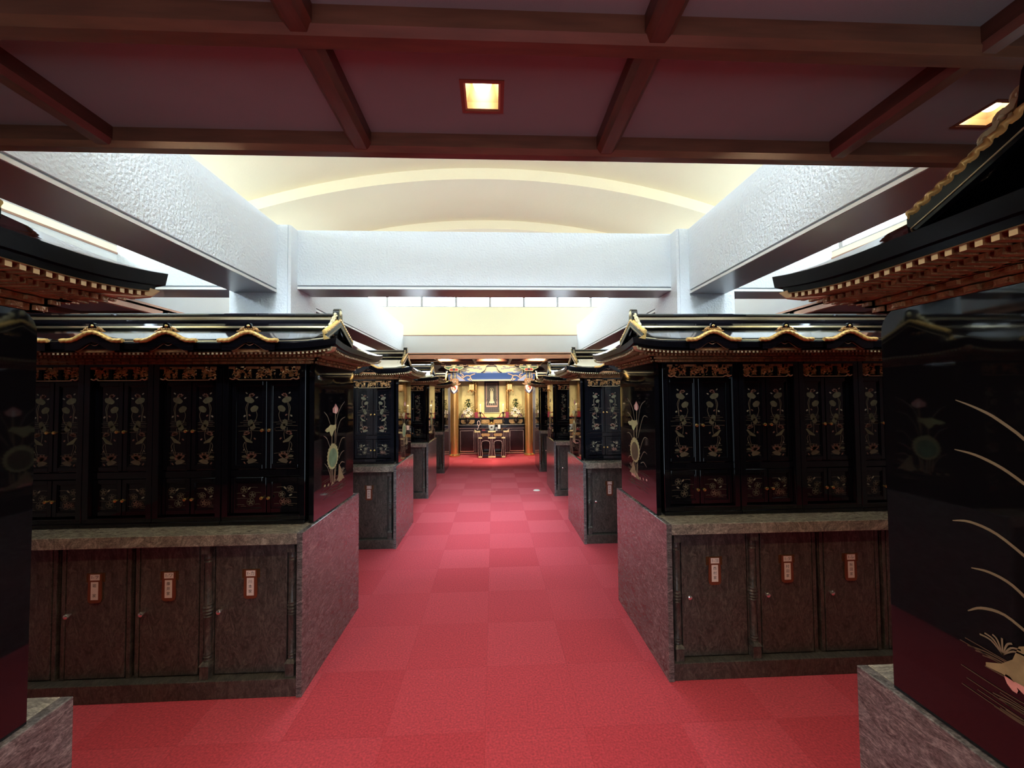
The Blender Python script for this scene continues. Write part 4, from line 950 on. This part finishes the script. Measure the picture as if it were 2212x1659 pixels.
LIFT = 0.0
def altar_column(cx, label):
    t = thing('altar_column', (cx, YB, 0), label, 'column', 'gilded altar columns')
    mb = MB('copper_gold'); mb.lathe([(0.112, 0.06), (0.114, 1.0), (0.112, 1.84)], (cx, YB, 0), 28); mb.build('shaft', t, smooth=True)
    mb = MB('copper_gold'); mb.lathe([(0.150, 0.0), (0.158, 0.018), (0.155, 0.038), (0.138, 0.052), (0.118, 0.070), (0.112, 0.075)], (cx, YB, 0), 28); mb.build('base_ring', t, smooth=True)
    mb = MB('carved_brown'); mb.lathe([(0.113, 1.84), (0.120, 1.86), (0.122, 2.02), (0.130, 2.06), (0.128, 2.12), (0.120, 2.20), (0.115, 2.215)], (cx, YB, 0), 20)
    for s in (-1, 1):                                    # the carved beast's muzzle, brows and paws
        mb.ball((cx+s*0.075, YB-0.10, 2.10), 0.05, 0.05, 0.06, 9, 6); mb.ball((cx+s*0.10, YB-0.06, 2.16), 0.035, 0.05, 0.045, 8, 5); mb.ball((cx+s*0.045, YB-0.135, 2.155), 0.028, 0.03, 0.03, 8, 5)
        mb.tube(smooth_path([(cx+s*0.05, YB-0.12, 2.05), (cx+s*0.13, YB-0.10, 2.045), (cx+s*0.17, YB-0.05, 2.07)]), 0.018, 7)
    mb.ball((cx, YB-0.13, 2.09), 0.04, 0.05, 0.04, 10, 6)
    mb.mat('lily_white')
    for s in (-1, 1): mb.ball((cx+s*0.035, YB-0.165, 2.135), 0.012, 0.01, 0.018, 7, 5); mb.tube([(cx+s*0.02, YB-0.17, 2.07), (cx+s*0.055, YB-0.16, 2.055)], 0.007, 5)
    mb.build('carved_capital', t, smooth=True)
    mb = MB('grey_cloud')
    def curvefn(u, v): a_ = u/0.125; return (cx+0.1265*math.sin(a_), YB-0.1265*math.cos(a_), v)
    def c2(u, v): a_ = u/0.125; return (cx+0.129*math.sin(a_), YB-0.129*math.cos(a_), v)
    def c3(u, v): a_ = u/0.125; return (cx+0.131*math.sin(a_), YB-0.131*math.cos(a_), v)
    def shield(f_, w_, zt, zb_): mb.grid([[f_(-w_*(1-((k/10)**2.2)), zt+(zb_-zt)*k/10), f_(-w_*(1-((k/10)**2.2))*0.33, zt+(zb_-zt)*k/10), f_(w_*(1-((k/10)**2.2))*0.33, zt+(zb_-zt)*k/10), f_(w_*(1-((k/10)**2.2)), zt+(zb_-zt)*k/10)] for k in range(11)])
    mb.mat('blue_dark'); shield(curvefn, 0.120, 1.90, 1.775); mb.mat('lily_white'); shield(c2, 0.105, 2.02, 1.795)
    mb.mat('red_paint'); ell(mb, c3, 0, 1.94, 0.058, 0.065, 0, 14); mb.mat('peach_paint')
    c4 = lambda u, v: (cx+0.133*math.sin(u/0.125), YB-0.133*math.cos(u/0.125), v)
    mb.poly([c4(-0.035, 1.895), c4(0.035, 1.895), c4(0.018, 1.925), c4(0, 1.955), c4(-0.018, 1.925)])
    mb.build('shield_painting', t)
    mb = MB('blue_dark'); mb.lathe([(0.105, 2.20), (0.105, 2.42)], (cx, YB, 0), 20)
    for k in range(14):
        a_ = 2*PI*k/14; mb.mat('cream_paint' if k % 2 else 'blue_pale')
        mb.tube([(cx+0.108*math.cos(a_), YB+0.108*math.sin(a_), 2.215), (cx+0.110*math.cos(a_), YB+0.110*math.sin(a_), 2.30), (cx+0.108*math.cos(a_), YB+0.108*math.sin(a_), 2.415)], [0.008, 0.020, 0.018], 6)
    mb.build('fluted_neck', t, smooth=True)
    mb = MB('red_paint')
    def framed(x0, x1, y0, y1, z0, z1, inner, rim, r=0.012):
        mb.mat(inner); mb.box(x0, x1, y0, y1, z0, z1); mb.mat(rim)
        for b in ((x0-r, x1+r, z0-r, z0), (x0-r, x1+r, z1, z1+r), (x0-r, x0, z0, z1), (x1, x1+r, z0, z1)): mb.box(b[0], b[1], y0-0.008, y1, b[2], b[3])
    framed(cx-0.11, cx+0.11, YB-0.16, YB+0.1, 2.43, 2.495, 'red_paint', 'cream_paint')
    mb.mat('blue_dark'); mb.box(cx-0.03, cx+0.03, YB-0.172, YB-0.16, 2.44, 2.50)
    wing = smooth_path([(0.26, 2.552), (0.27, 2.535), (0.23, 2.500), (0.15, 2.470), (0.11, 2.466)], 4)
    for s in (-1, 1):
        mb.mat('cream_paint'); mb.tube([(cx+s*0.05, YB-0.13, 2.552), (cx+s*0.26, YB-0.13, 2.552)]+[(cx+s*u, YB-0.13, v) for u, v in wing], 0.011, 6)
        mb.mat('green_paint'); mb.prism([(0.05, 2.552), (0.26, 2.552)]+wing+[(0.05, 2.466)], lambda u, v, w_: (cx+s*u, w_, v), YB-0.12, YB+0.05)
        framed(cx+s*0.30-0.045, cx+s*0.30+0.045, YB-0.12, YB+0.0, 2.588, 2.625, 'lacquer_brown', 'peach_paint', 0.008)
    framed(cx-0.03, cx+0.03, YB-0.15, YB, 2.525, 2.56, 'cream_paint', 'cream_paint', 0.01)
    framed(cx-0.055, cx+0.055, YB-0.16, YB+0.05, 2.592, 2.645, 'gilt_carved', 'cream_paint')
    mb.mat('gold'); mb.ball((cx, YB-0.165, 2.635), 0.025, 0.02, 0.03, 8, 6)
    mb.mat('blue_pale'); mb.box(cx-0.13, cx+0.13, YB-0.16, YB+0.1, 2.692, 2.708); mb.mat('blue_dark'); mb.box(cx-0.10, cx+0.10, YB-0.10, YB+0.10, 2.645, 2.692); mb.box(cx-0.40, cx+0.40, YB-0.08, YB+0.05, 2.575, 2.592)
    mb.build('bracket_set', t)
altar_column(AX-1.062, 'gilded altar column to the left of the hanging scroll')
altar_column(AX+1.068, 'gilded altar column to the right of the hanging scroll')
for s, nm in ((-1, 'left'), (1, 'right')):
    mb = MB('copper_gold'); mb.lathe([(0.048, 1.062), (0.048, 2.29)], (AX+s*0.475, 12.45, 0), 18)
    tag(mb.build('altar_post', smooth=True), 'slim brown gold post behind the red newel, %s of the hanging scroll' % nm, 'post')

# altar cabinet
t = thing('altar_table', (AX, 12.4, 0), 'wide dark lacquer altar table with two gilt edged door panels', 'altar table')
mb = MB('lacquer_brown'); mb.box(AX-0.96, AX+0.96, 12.20, 12.59, 0, 0.86); mb.mat('lacquer_satin'); mb.box(AX-0.98, AX+0.98, 12.09, 12.59, 0.855, 0.875); mb.build('body', t, bevel=0.003)
for x0, x1 in ((-0.93, -0.535), (0.535, 0.93)):
    mb = MB('lacquer_brown'); mb.box(AX+x0, AX+x1, 12.192, 12.20, 0.08, 0.695); mb.mat('bead_pink')
    for b in ((x0, x1, 0.690, 0.696), (x0, x0+0.006, 0.08, 0.695), (x1-0.006, x1, 0.08, 0.695)): mb.box(AX+b[0], AX+b[1], 12.188, 12.193, b[2], b[3])
    mb.mat('band_gold'); mb.box(AX+x0, AX+x1, 12.186, 12.193, 0.080, 0.100); mb.build('door_panel', t)
mb = MB('band_gold'); mb.box(AX-0.96, AX+0.96, 12.192, 12.20, 0.022, 0.045); mb.box(AX-0.98, AX+0.98, 12.086, 12.09, 0.866, 0.874); mb.mat('bead_pink'); mb.box(AX-0.96, AX+0.96, 12.194, 12.20, 0.755, 0.760)
for x in (-0.50, -0.44, 0.44, 0.50): mb.box(AX+x, AX+x+0.006, 12.194, 12.20, 0.05, 0.755)
mb.build('gilt_lines', t)
t = thing('altar_shelf', (AX, 12.45, 0.877), 'black raised shelf with three gold cusped openings on the altar table', 'altar shelf')
mb = MB('lacquer_satin'); mb.box(AX-0.96, AX+0.96, 12.30, 12.59, 0.877, 1.020); mb.box(AX-0.97, AX+0.97, 12.27, 12.59, 1.020, 1.062); mb.build('upper_tier', t, bevel=0.003)
for x0, x1 in ((-0.92, -0.51), (-0.37, 0.37), (0.51, 0.92)):
    n = x1-x0; q = [(x0, 0.985), (x0+0.012, 1.010), (x1-0.012, 1.010), (x1, 0.985), (x1-0.006, 0.93), (x1-0.045, 0.892), (x1-0.11*n/0.4, 0.886), (x1-0.16*n/0.4, 0.898), ((x0+x1)/2, 0.892), (x0+0.16*n/0.4, 0.898), (x0+0.11*n/0.4, 0.886), (x0+0.045, 0.892), (x0+0.006, 0.93)]
    mb = MB('gilt_carved'); mb.prism(q, lambda u, v, w_: (AX+u, w_, v), 12.294, 12.30); mb.build('cusped_opening', t)

# hanging scroll with a small radiant standing figure
t = thing('hanging_scroll', (AX, 12.57, 1.19), 'dark hanging scroll with a pale standing figure and gold rays', 'hanging scroll')
mb = MB('scroll_dark'); mb.box(AX-0.225, AX+0.225, 12.575, 12.585, 1.21, 2.20); mb.build('cloth', t)
mb = MB('gold_line'); mb.tube([(AX-0.235, 12.575, 1.20), (AX+0.235, 12.575, 1.20)], 0.012, 8); mb.build('roller', t)
mb = MB('scroll_pink'); mb.box(AX-0.175, AX+0.175, 12.571, 12.576, 1.375, 2.10)
mb.mat('scroll_dark'); mb.box(AX-0.155, AX+0.155, 12.569, 12.572, 1.425, 2.09)
mb.mat('cream_paint'); f = lambda u, v: (AX+u, 12.5680, v); f2 = lambda u, v: (AX+u, 12.5665, v)
hz = 1.90
for k in range(44):
    a_ = 2*PI*(k+0.5)/44; c, s_ = math.cos(a_), math.sin(a_)
    L = min(0.153/abs(c) if abs(c) > 1e-6 else 9, (2.085-hz)/s_ if s_ > 0 else (hz-1.43)/max(1e-6, -s_)); r0 = 0.075
    if L > r0: mb.poly([f(r0*math.cos(a_-0.012), hz+r0*math.sin(a_-0.012)), f(L*c-0.003*s_, hz+L*s_+0.003*c), f(L*c+0.003*s_, hz+L*s_-0.003*c), f(r0*math.cos(a_+0.012), hz+r0*math.sin(a_+0.012))])
for k in range(18):                                      # ring of light behind the head
    a_, b_ = 2*PI*k/18, 2*PI*(k+1)/18; mb.poly([f2(0.062*math.cos(a_), hz+0.062*math.sin(a_)), f2(0.062*math.cos(b_), hz+0.062*math.sin(b_)), f2(0.048*math.cos(b_), hz+0.048*math.sin(b_)), f2(0.048*math.cos(a_), hz+0.048*math.sin(a_))])
ell(mb, f2, 0, hz, 0.022, 0.028, 0, 12); mb.poly([f2(*q) for q in ((-0.015, 1.875), (-0.045, 1.845), (-0.050, 1.74), (-0.042, 1.64), (-0.055, 1.555), (0.055, 1.555), (0.042, 1.64), (0.050, 1.74), (0.045, 1.845), (0.015, 1.875))])
mb.mat('flower_cream'); ell(mb, f2, 0, 1.525, 0.085, 0.036, 0, 16)
mb.build('painting', t)
mb = MB('scroll_grey')
for k in range(7):
    for j in range(16): ell(mb, f, -0.205+0.0275*j, 1.235+0.019*k, 0.010, 0.004, 0.5, 6)
mb.build('woven_border', t)

def settle(o, d=0.0025): o.location.z += d; return o
# hanging lanterns
def lantern(cx, label):
    t = thing('hanging_lantern', (cx, 12.10, 1.83), label, 'lantern', 'hanging lanterns'); mb = MB('gold')
    H6 = [PI/6+PI*k/3 for k in range(6)]
    def hexring(r, z): return [(cx+r*math.cos(a), 12.10+r*math.sin(a), z) for a in H6]
    R = mb.grid([hexring(0.012, 2.12), hexring(0.03, 2.105), hexring(0.08, 2.075), hexring(0.115, 2.068), hexring(0.112, 2.058), hexring(0.075, 2.055)], True); mb.face(R[0]); mb.face(R[-1])
    for a in H6: mb.tube(smooth_path([(cx+0.10*math.cos(a), 12.10+0.10*math.sin(a), 2.064), (cx+0.125*math.cos(a), 12.10+0.125*math.sin(a), 2.068), (cx+0.13*math.cos(a), 12.10+0.13*math.sin(a), 2.084)]), 0.006, 5)
    mb.build('lantern_roof', t)
    mb = MB('gold')
    for a in H6: mb.tube([(cx+0.072*math.cos(a), 12.10+0.072*math.sin(a), 1.885), (cx+0.072*math.cos(a), 12.10+0.072*math.sin(a), 2.056)], 0.009, 6)
    for z in (1.885, 1.915, 1.955, 2.0, 2.05): 
        R = mb.grid([hexring(0.076, z), hexring(0.076, z+0.014), hexring(0.062, z+0.014), hexring(0.062, z)], True)
    mb.build('lantern_body', t)
    mb = MB('lantern_glow'); R = mb.grid([hexring(0.058, 1.90), hexring(0.058, 2.05)], True); mb.face(R[0]); mb.face(R[-1]); mb.build('glowing_panes', t)
    mb = MB('copper_gold')
    for a in H6: mb.tube(smooth_path([(cx+0.07*math.cos(a), 12.10+0.07*math.sin(a), 1.885), (cx+0.10*math.cos(a), 12.10+0.10*math.sin(a), 1.862), (cx+0.125*math.cos(a), 12.10+0.125*math.sin(a), 1.842), (cx+0.115*math.cos(a), 12.10+0.115*math.sin(a), 1.826)]), 0.009, 6)
    R = mb.grid([hexring(0.076, 1.885), hexring(0.05, 1.862), hexring(0.02, 1.85)], True); mb.face(R[-1]); mb.build('curled_feet', t)
    mb = MB('gold'); mb.tube([(cx, 12.10, 2.11), (cx, 12.10, 2.290)], 0.005, 6); mb.build('hanging_rod', t)
lantern(AX-0.585, 'gold hanging lantern left of the hanging scroll'); lantern(AX+0.53, 'gold hanging lantern right of the hanging scroll')

# red railing pieces with gold finials, candles, vases of lilies
for s, nm in ((-1, 'left'), (1, 'right')):
    cx = AX+s*0.455
    t = thing('altar_railing', (cx, 12.33, 1.062), 'red lacquer railing post with a gold finial, %s of the hanging scroll' % nm, 'railing', 'red altar railings')
    mb = MB('red_lacquer'); mb.prism([(-0.062, 1.062), (0.062, 1.062), (0.045, 1.10), (0.045, 1.20), (0.050, 1.235), (-0.050, 1.235), (-0.045, 1.20), (-0.045, 1.10)], lambda u, v, w_: (cx+u, w_, v), 12.29, 12.37); mb.build('newel', t)
    mb = MB('gold'); mb.lathe([(0.042, 1.235), (0.044, 1.262), (0.030, 1.272), (0.040, 1.292), (0.034, 1.312), (0.014, 1.324), (0.016, 1.338), (0.0, 1.365)], (cx, 12.33, 0), 14); mb.build('finial', t, smooth=True)
    mb = MB('red_lacquer'); i = -s
    mb.tube(smooth_path([(cx+i*0.04, 12.33, 1.205), (cx+i*0.14, 12.33, 1.208), (cx+i*0.20, 12.33, 1.16), (cx+i*0.235, 12.33, 1.08)]), 0.011, 7)
    mb.tube([(cx-i*0.04, 12.33, 1.19), (cx-i*0.15, 12.33, 1.19)], 0.010, 7); mb.box(min(cx, cx+i*0.30), max(cx, cx+i*0.30), 12.30, 12.36, 1.062, 1.082); mb.box(min(cx, cx-i*0.16), max(cx, cx-i*0.16), 12.31, 12.35, 1.12, 1.135)
    mb.build('rail', t)
    cx = AX+s*0.335
    t = thing('candlestick', (cx, 12.17, 0.875), 'dark candlestick with a lit white candle, %s of the incense bowl' % nm, 'candlestick', 'lit candlesticks')
    mb = MB('bronze_dark'); mb.lathe([(0.055, 0.875), (0.050, 0.89), (0.022, 0.905), (0.016, 0.95), (0.034, 0.985), (0.016, 1.02), (0.014, 1.08), (0.030, 1.10), (0.016, 1.125), (0.014, 1.17), (0.030, 1.20), (0.038, 1.237), (0.0, 1.232)], (cx, 12.17, 0), 16); mb.build('stick', t, smooth=True)
    mb = MB('candle_white'); mb.lathe([(0.013, 1.233), (0.015, 1.34), (0.014, 1.432), (0.0, 1.436)], (cx, 12.17, 0), 12); c = mb.build('candle', t, smooth=True)
    mb = MB('flame'); mb.lathe([(0.0, 1.436), (0.008, 1.444), (0.007, 1.456), (0.0, 1.476)], (cx, 12.17, 0), 8); mb.build('flame', c, smooth=True); settle(t)
def flower_vase(cx, m, label):
    y = 12.175; t = thing('flower_vase', (cx, y, 0.875), label, 'vase of flowers', 'vases of lilies'); rng = random.Random(5)
    mb = MB('bronze_dark'); mb.lathe([(0.055, 0.875), (0.05, 0.89), (0.03, 0.905), (0.062, 0.955), (0.066, 0.985), (0.04, 1.03), (0.038, 1.05), (0.062, 1.09), (0.0, 1.085)], (cx, y, 0), 18)
    for s in (-1, 1): mb.tube(smooth_path([(cx+s*0.06, y, 0.96), (cx+s*0.085, y, 0.985), (cx+s*0.07, y, 1.02), (cx+s*0.042, y, 1.03)]), 0.008, 6)
    mb.build('vase', t, smooth=True)
    mb = MB('leaf_green')
    for k in range(190):
        h = rng.uniform(0, 1); z = 1.09+0.50*h; w_ = 0.15*math.sin(PI*min(0.97, 0.22+0.75*h))+0.015; a = rng.uniform(0, 2*PI); r = w_*rng.uniform(0.3, 1)
        p = Vector((cx+m*0.02+r*math.cos(a)*1.05, y+0.02+r*math.sin(a)*0.7, z)); d = Vector((math.cos(a), math.sin(a)*0.7, rng.uniform(0.0, 1.1))).normalized()*rng.uniform(0.05, 0.08); sd_ = d.cross(Vector((0, 0, 1))).normalized()*0.021 if abs(d.z) < d.length*0.99 else Vector((0.014, 0, 0))
        up_ = Vector((0, 0, 0.006))
        A, B, C_, D_ = p, p+d*0.5+sd_+up_, p+d, p+d*0.5-sd_+up_
        mb.face([mb.pt(A), mb.pt(B), mb.pt(C_)]); mb.face([mb.pt(A), mb.pt(C_), mb.pt(D_)])
    mb.tube([(cx, y, 1.06), (cx+m*0.02, y+0.02, 1.52)], 0.007, 5)
    mb.build('foliage', t)
    def lily(p, r, rot):
        mb = MB('lily_white'); p = Vector(p)
        for k in range(6):
            a = rot+PI*k/3; d = Vector((math.cos(a), -0.25, math.sin(a))).normalized(); sd_ = Vector((-math.sin(a), 0, math.cos(a)))*r*0.20
            q0, q1, q2 = p, p+d*r*0.55+Vector((0, -r*0.25, 0)), p+d*r+Vector((0, 0.0, -0.01))
            i = [mb.pt(v) for v in (q0, q1+sd_, q2, q1-sd_, q1+Vector((0, 0.006, 0)))]
            mb.face((i[0], i[1], i[4])); mb.face((i[1], i[2], i[4])); mb.face((i[2], i[3], i[4])); mb.face((i[3], i[0], i[4]))
        mb.mat('flower_cream')
        for k in range(4): mb.tube([p+Vector((0, -0.01, 0)), p+Vector((0.012*math.cos(k*1.6), -0.05, 0.012*math.sin(k*1.6)))], 0.002, 4)
        mb.build('lily', t)
    lily((cx+m*(-0.055), y-0.10, 1.245), 0.085, 0.5); lily((cx+m*0.045, y-0.10, 1.325), 0.085, 0.1); lily((cx+m*0.115, y-0.09, 1.21), 0.075, 0.9)
    mb = MB('flower_cream')
    for k in range(5): mb.ball((cx+m*0.018+0.035*math.cos(k*1.26), y-0.10+0.0*k, 1.125+0.020*math.sin(k*1.26)), 0.05, 0.045, 0.038, 10, 6)
    mb.build('chrysanthemum', t, smooth=True)
    mb = MB('flower_purple')
    for k in range(14): mb.ball((cx-m*rng.uniform(0.06, 0.17), y-rng.uniform(0.0, 0.06), rng.uniform(1.08, 1.19)), 0.018, 0.016, 0.014, 7, 5)
    mb.build('purple_blossom', t); return t
settle_v = [flower_vase(AX-0.72, 1, 'bronze vase of white lilies and dark foliage by the left altar column'), flower_vase(AX+0.72, -1, 'bronze vase of white lilies and dark foliage by the right altar column')]
for o in settle_v: settle(o)
# incense bowl on the altar table
t = thing('incense_bowl', (AX-0.01, 12.165, 0.875), 'dark bowl with a spiky plant on a gilt dish at the middle of the altar', 'bowl')
mb = MB('bronze_dark'); mb.lathe([(0.03, 0.925), (0.05, 0.96), (0.068, 1.0), (0.070, 1.012), (0.0, 1.005)], (AX-0.01, 12.165, 0), 16); mb.build('bowl', t, smooth=True)
mb = MB('gold'); mb.lathe([(0.10, 0.875), (0.105, 0.888), (0.05, 0.90), (0.035, 0.926), (0.0, 0.926)], (AX-0.01, 12.165, 0), 18); mb.build('gilt_dish', t, smooth=True)
mb = MB('leaf_green')
for k in range(9):
    a = -1.1+2.2*k/8; mb.tube([(AX-0.01, 12.165, 1.0), (AX-0.01+0.06*math.sin(a), 12.165-0.01*(k % 3), 1.04+0.04*math.cos(a)), (AX-0.01+0.115*math.sin(a), 12.165, 1.03+0.085*math.cos(a))], [0.010, 0.009, 0.001], 5)
mb.build('spiky_leaves', t); settle(t)

# offering table in front
TY = 11.40; t = thing('offering_table', (AX, TY+0.2, 0), 'small dark lacquer offering table with gilt corners on the red carpet', 'table')
mb = MB('lacquer_brown'); mb.box(AX-0.45, AX+0.45, TY, TY+0.40, 0.715, 0.752)
for s in (-1, 1): mb.prism([(0.45, 0.715), (0.475, 0.722), (0.475, 0.785), (0.455, 0.775), (0.42, 0.752), (0.42, 0.715)], lambda u, v, w_: (AX+s*u, w_, v), TY, TY+0.40)
mb.build('tabletop', t, bevel=0.003)
for x0, x1 in ((-0.478, -0.32), (-0.105, 0.105), (0.32, 0.478)):
    mb = MB('gold_tip'); mb.box(AX+x0, AX+x1, TY-0.005, TY, 0.708, 0.750)
    if abs(x0+x1) > 0.1:
        s = 1 if x0 > 0 else -1
        mb.prism([(0.40, 0.748), (0.478, 0.748), (0.478, 0.790), (0.458, 0.780), (0.425, 0.756)], lambda u, v, w_: (AX+s*u, w_, v), TY-0.005, TY+0.004)
    mb.build('gilt_mount', t)
for z0, z1 in ((0.535, 0.575), (0.012, 0.055)):
    for x0, x1 in ((-0.373, -0.27), (-0.10, 0.10), (0.27, 0.373)):
        mb = MB('gold_tip'); mb.box(AX+x0, AX+x1, TY+0.008, TY+0.014, z0, z1); mb.build('gilt_mount', t)
for z0, z1 in ((0.535, 0.570), (0.0, 0.050)):
    mb = MB('lacquer_brown'); mb.box(AX-0.37, AX+0.37, TY+0.014, TY+0.36, z0, z1); mb.build('rail', t, bevel=0.002)
for x in (-0.345, 0.0, 0.345):
    for y in ((TY+0.02, TY+0.06), (TY+0.31, TY+0.35)):
        mb = MB('lacquer_brown'); mb.box(AX+x-0.024, AX+x+0.024, y[0], y[1], 0.05, 0.715); mb.mat('bead_pink'); mb.box(AX+x-0.024, AX+x-0.020, y[0]-0.002, y[0], 0.055, 0.715); mb.box(AX+x+0.020, AX+x+0.024, y[0]-0.002, y[0], 0.055, 0.715); mb.build('leg', t)
for s in (-1, 1):
    cx = AX+s*0.172
    mb = MB('lacquer_brown'); out_ = [(-0.148, 0.05), (-0.148, 0.535), (0.148, 0.535), (0.148, 0.05), (0.085, 0.05)]; arch = [(0.085, 0.05), (0.098, 0.16), (0.112, 0.30), (0.110, 0.42), (0.085, 0.462), (0.0, 0.478), (-0.085, 0.462), (-0.110, 0.42), (-0.112, 0.30), (-0.098, 0.16), (-0.085, 0.05)]
    L_ = smooth_path(arch, 3); n = len(L_)
    o_ = []
    for k in range(n):
        q = k/(n-1); per = [(0.148, 0.05), (0.148, 0.535), (-0.148, 0.535), (-0.148, 0.05)]; d = q*(0.485+0.296+0.485)
        o_.append((0.148, 0.05+d) if d < 0.485 else ((0.148-(d-0.485), 0.535) if d < 0.781 else (-0.148, 0.535-(d-0.781))))
    for y in (TY+0.028, TY+0.045): mb.grid([[(cx+u, y, v) for u, v in L_], [(cx+u, y, v) for u, v in o_]])
    mb.grid([[(cx+u, TY+0.028, v) for u, v in L_], [(cx+u, TY+0.045, v) for u, v in L_]])
    mb.mat('bead_pink'); mb.tube([(cx+u, TY+0.027, v) for u, v in L_], 0.004, 5); mb.build('arched_panel', t)
    mb = MB('lacquer_brown'); mb.box(cx-0.148, cx+0.148, TY+0.03, TY+0.05, 0.575, 0.715); mb.build('frieze_panel', t)
    mb = MB('gilt_carved'); mb.prism([(-0.10, 0.678), (0.10, 0.678), (0.122, 0.655), (0.112, 0.62), (0.09, 0.592), (0.06, 0.590), (0.045, 0.602), (-0.045, 0.602), (-0.06, 0.590), (-0.09, 0.592), (-0.112, 0.62), (-0.122, 0.655)], lambda u, v, w_: (cx+u, w_, v), TY+0.024, TY+0.03); mb.build('cusped_plaque', t)
# things on the offering table
px = AX-0.005
t = thing('incense_pot', (px, TY+0.13, 0.752), 'pale blue incense pot with a gilt rim on the offering table', 'incense pot')
mb = MB('celadon'); mb.lathe([(0.060, 0.752), (0.070, 0.765), (0.088, 0.83), (0.095, 0.895), (0.096, 0.912), (0.084, 0.912), (0.0, 0.90)], (px, TY+0.13, 0), 22); mb.build('pot', t, smooth=True)
mb = MB('gold'); mb.lathe([(0.097, 0.908), (0.102, 0.918), (0.06, 0.935), (0.03, 0.95), (0.014, 0.985), (0.0, 0.99)], (px, TY+0.13, 0), 18); mb.build('gilt_rim', t, smooth=True)
mb = MB('bronze_dark'); mb.lathe([(0.026, 0.0), (0.030, -0.006), (0.018, -0.010), (0.012, -0.006)], (px, TY+0.046, 0.845), 14, 'y'); mb.mat('lily_white'); mb.ball((px, TY+0.052, 0.80), 0.012, 0.006, 0.010, 8, 5); mb.build('emblem', t); settle(t)
t = thing('prayer_beads', (AX-0.362, TY+0.10, 0.752), 'pink prayer beads hung on a small dark stand on the offering table', 'prayer beads')
mb = MB('bead_pink')
for k in range(26):
    a = 2*PI*k/26; mb.ball((AX-0.362+0.036*math.cos(a), TY+0.09, 0.955+0.066*math.sin(a)), 0.0085, n=7, m=5)
mb.tube(smooth_path([(AX-0.362, TY+0.09, 0.89), (AX-0.375, TY+0.085, 0.83), (AX-0.40, TY+0.085, 0.775)]), 0.007, 5); mb.build('beads', t, smooth=True)
mb = MB('bronze_dark'); mb.lathe([(0.032, 0.752), (0.030, 0.765), (0.010, 0.772), (0.008, 1.01), (0.0, 1.012)], (AX-0.362, TY+0.105, 0), 12); mb.box(AX-0.385, AX-0.34, TY+0.095, TY+0.115, 0.752, 0.86); mb.build('stand', t); settle(t)
t = thing('table_card', (AX+0.205, TY+0.12, 0.752), 'small pink grey card standing on the right of the offering table', 'card')
mb = MB('bead_pink'); mb.hexa([(AX+0.17, TY+0.10, 0.79), (AX+0.24, TY+0.10, 0.79), (AX+0.24, TY+0.106, 0.79), (AX+0.17, TY+0.106, 0.79), (AX+0.17, TY+0.12, 0.91), (AX+0.24, TY+0.12, 0.91), (AX+0.24, TY+0.126, 0.91), (AX+0.17, TY+0.126, 0.91)]); mb.build('card', t)
mb = MB('bronze_dark'); mb.box(AX+0.165, AX+0.245, TY+0.09, TY+0.15, 0.752, 0.79); mb.build('holder', t); settle(t)
mb = MB('red_lacquer'); mb.box(AX-0.27, AX-0.18, TY+0.06, TY+0.12, 0.752, 0.772); settle(tag(mb.build('incense_box', bevel=0.003), 'low red box left of the pale blue incense pot', 'box'))
mb = MB('gold'); mb.lathe([(0.018, 0.752), (0.026, 0.765), (0.028, 0.785), (0.0, 0.78)], (AX+0.285, TY+0.10, 0), 14); settle(tag(mb.build('offering_cup', smooth=True), 'tiny gold cup beside the grey card on the offering table', 'cup'))
mb = MB('slate_blue'); mb.box(AX+0.10, AX+0.16, TY+0.2, TY+0.3, 0.752, 0.83)
settle(tag(mb.build('incense_case', bevel=0.003), 'small blue grey box right of the incense pot', 'box'))
# white floor plate in the aisle
mb = MB('white_plastic'); mb.lathe([(0.062, 0.0), (0.062, 0.004), (0.050, 0.012), (0.022, 0.018), (0.0, 0.018)], (0.764, 7.407, 0), 20)
tag(mb.build('floor_plate', smooth=True), 'small white disc lying on the red carpet in the aisle', 'floor disc')
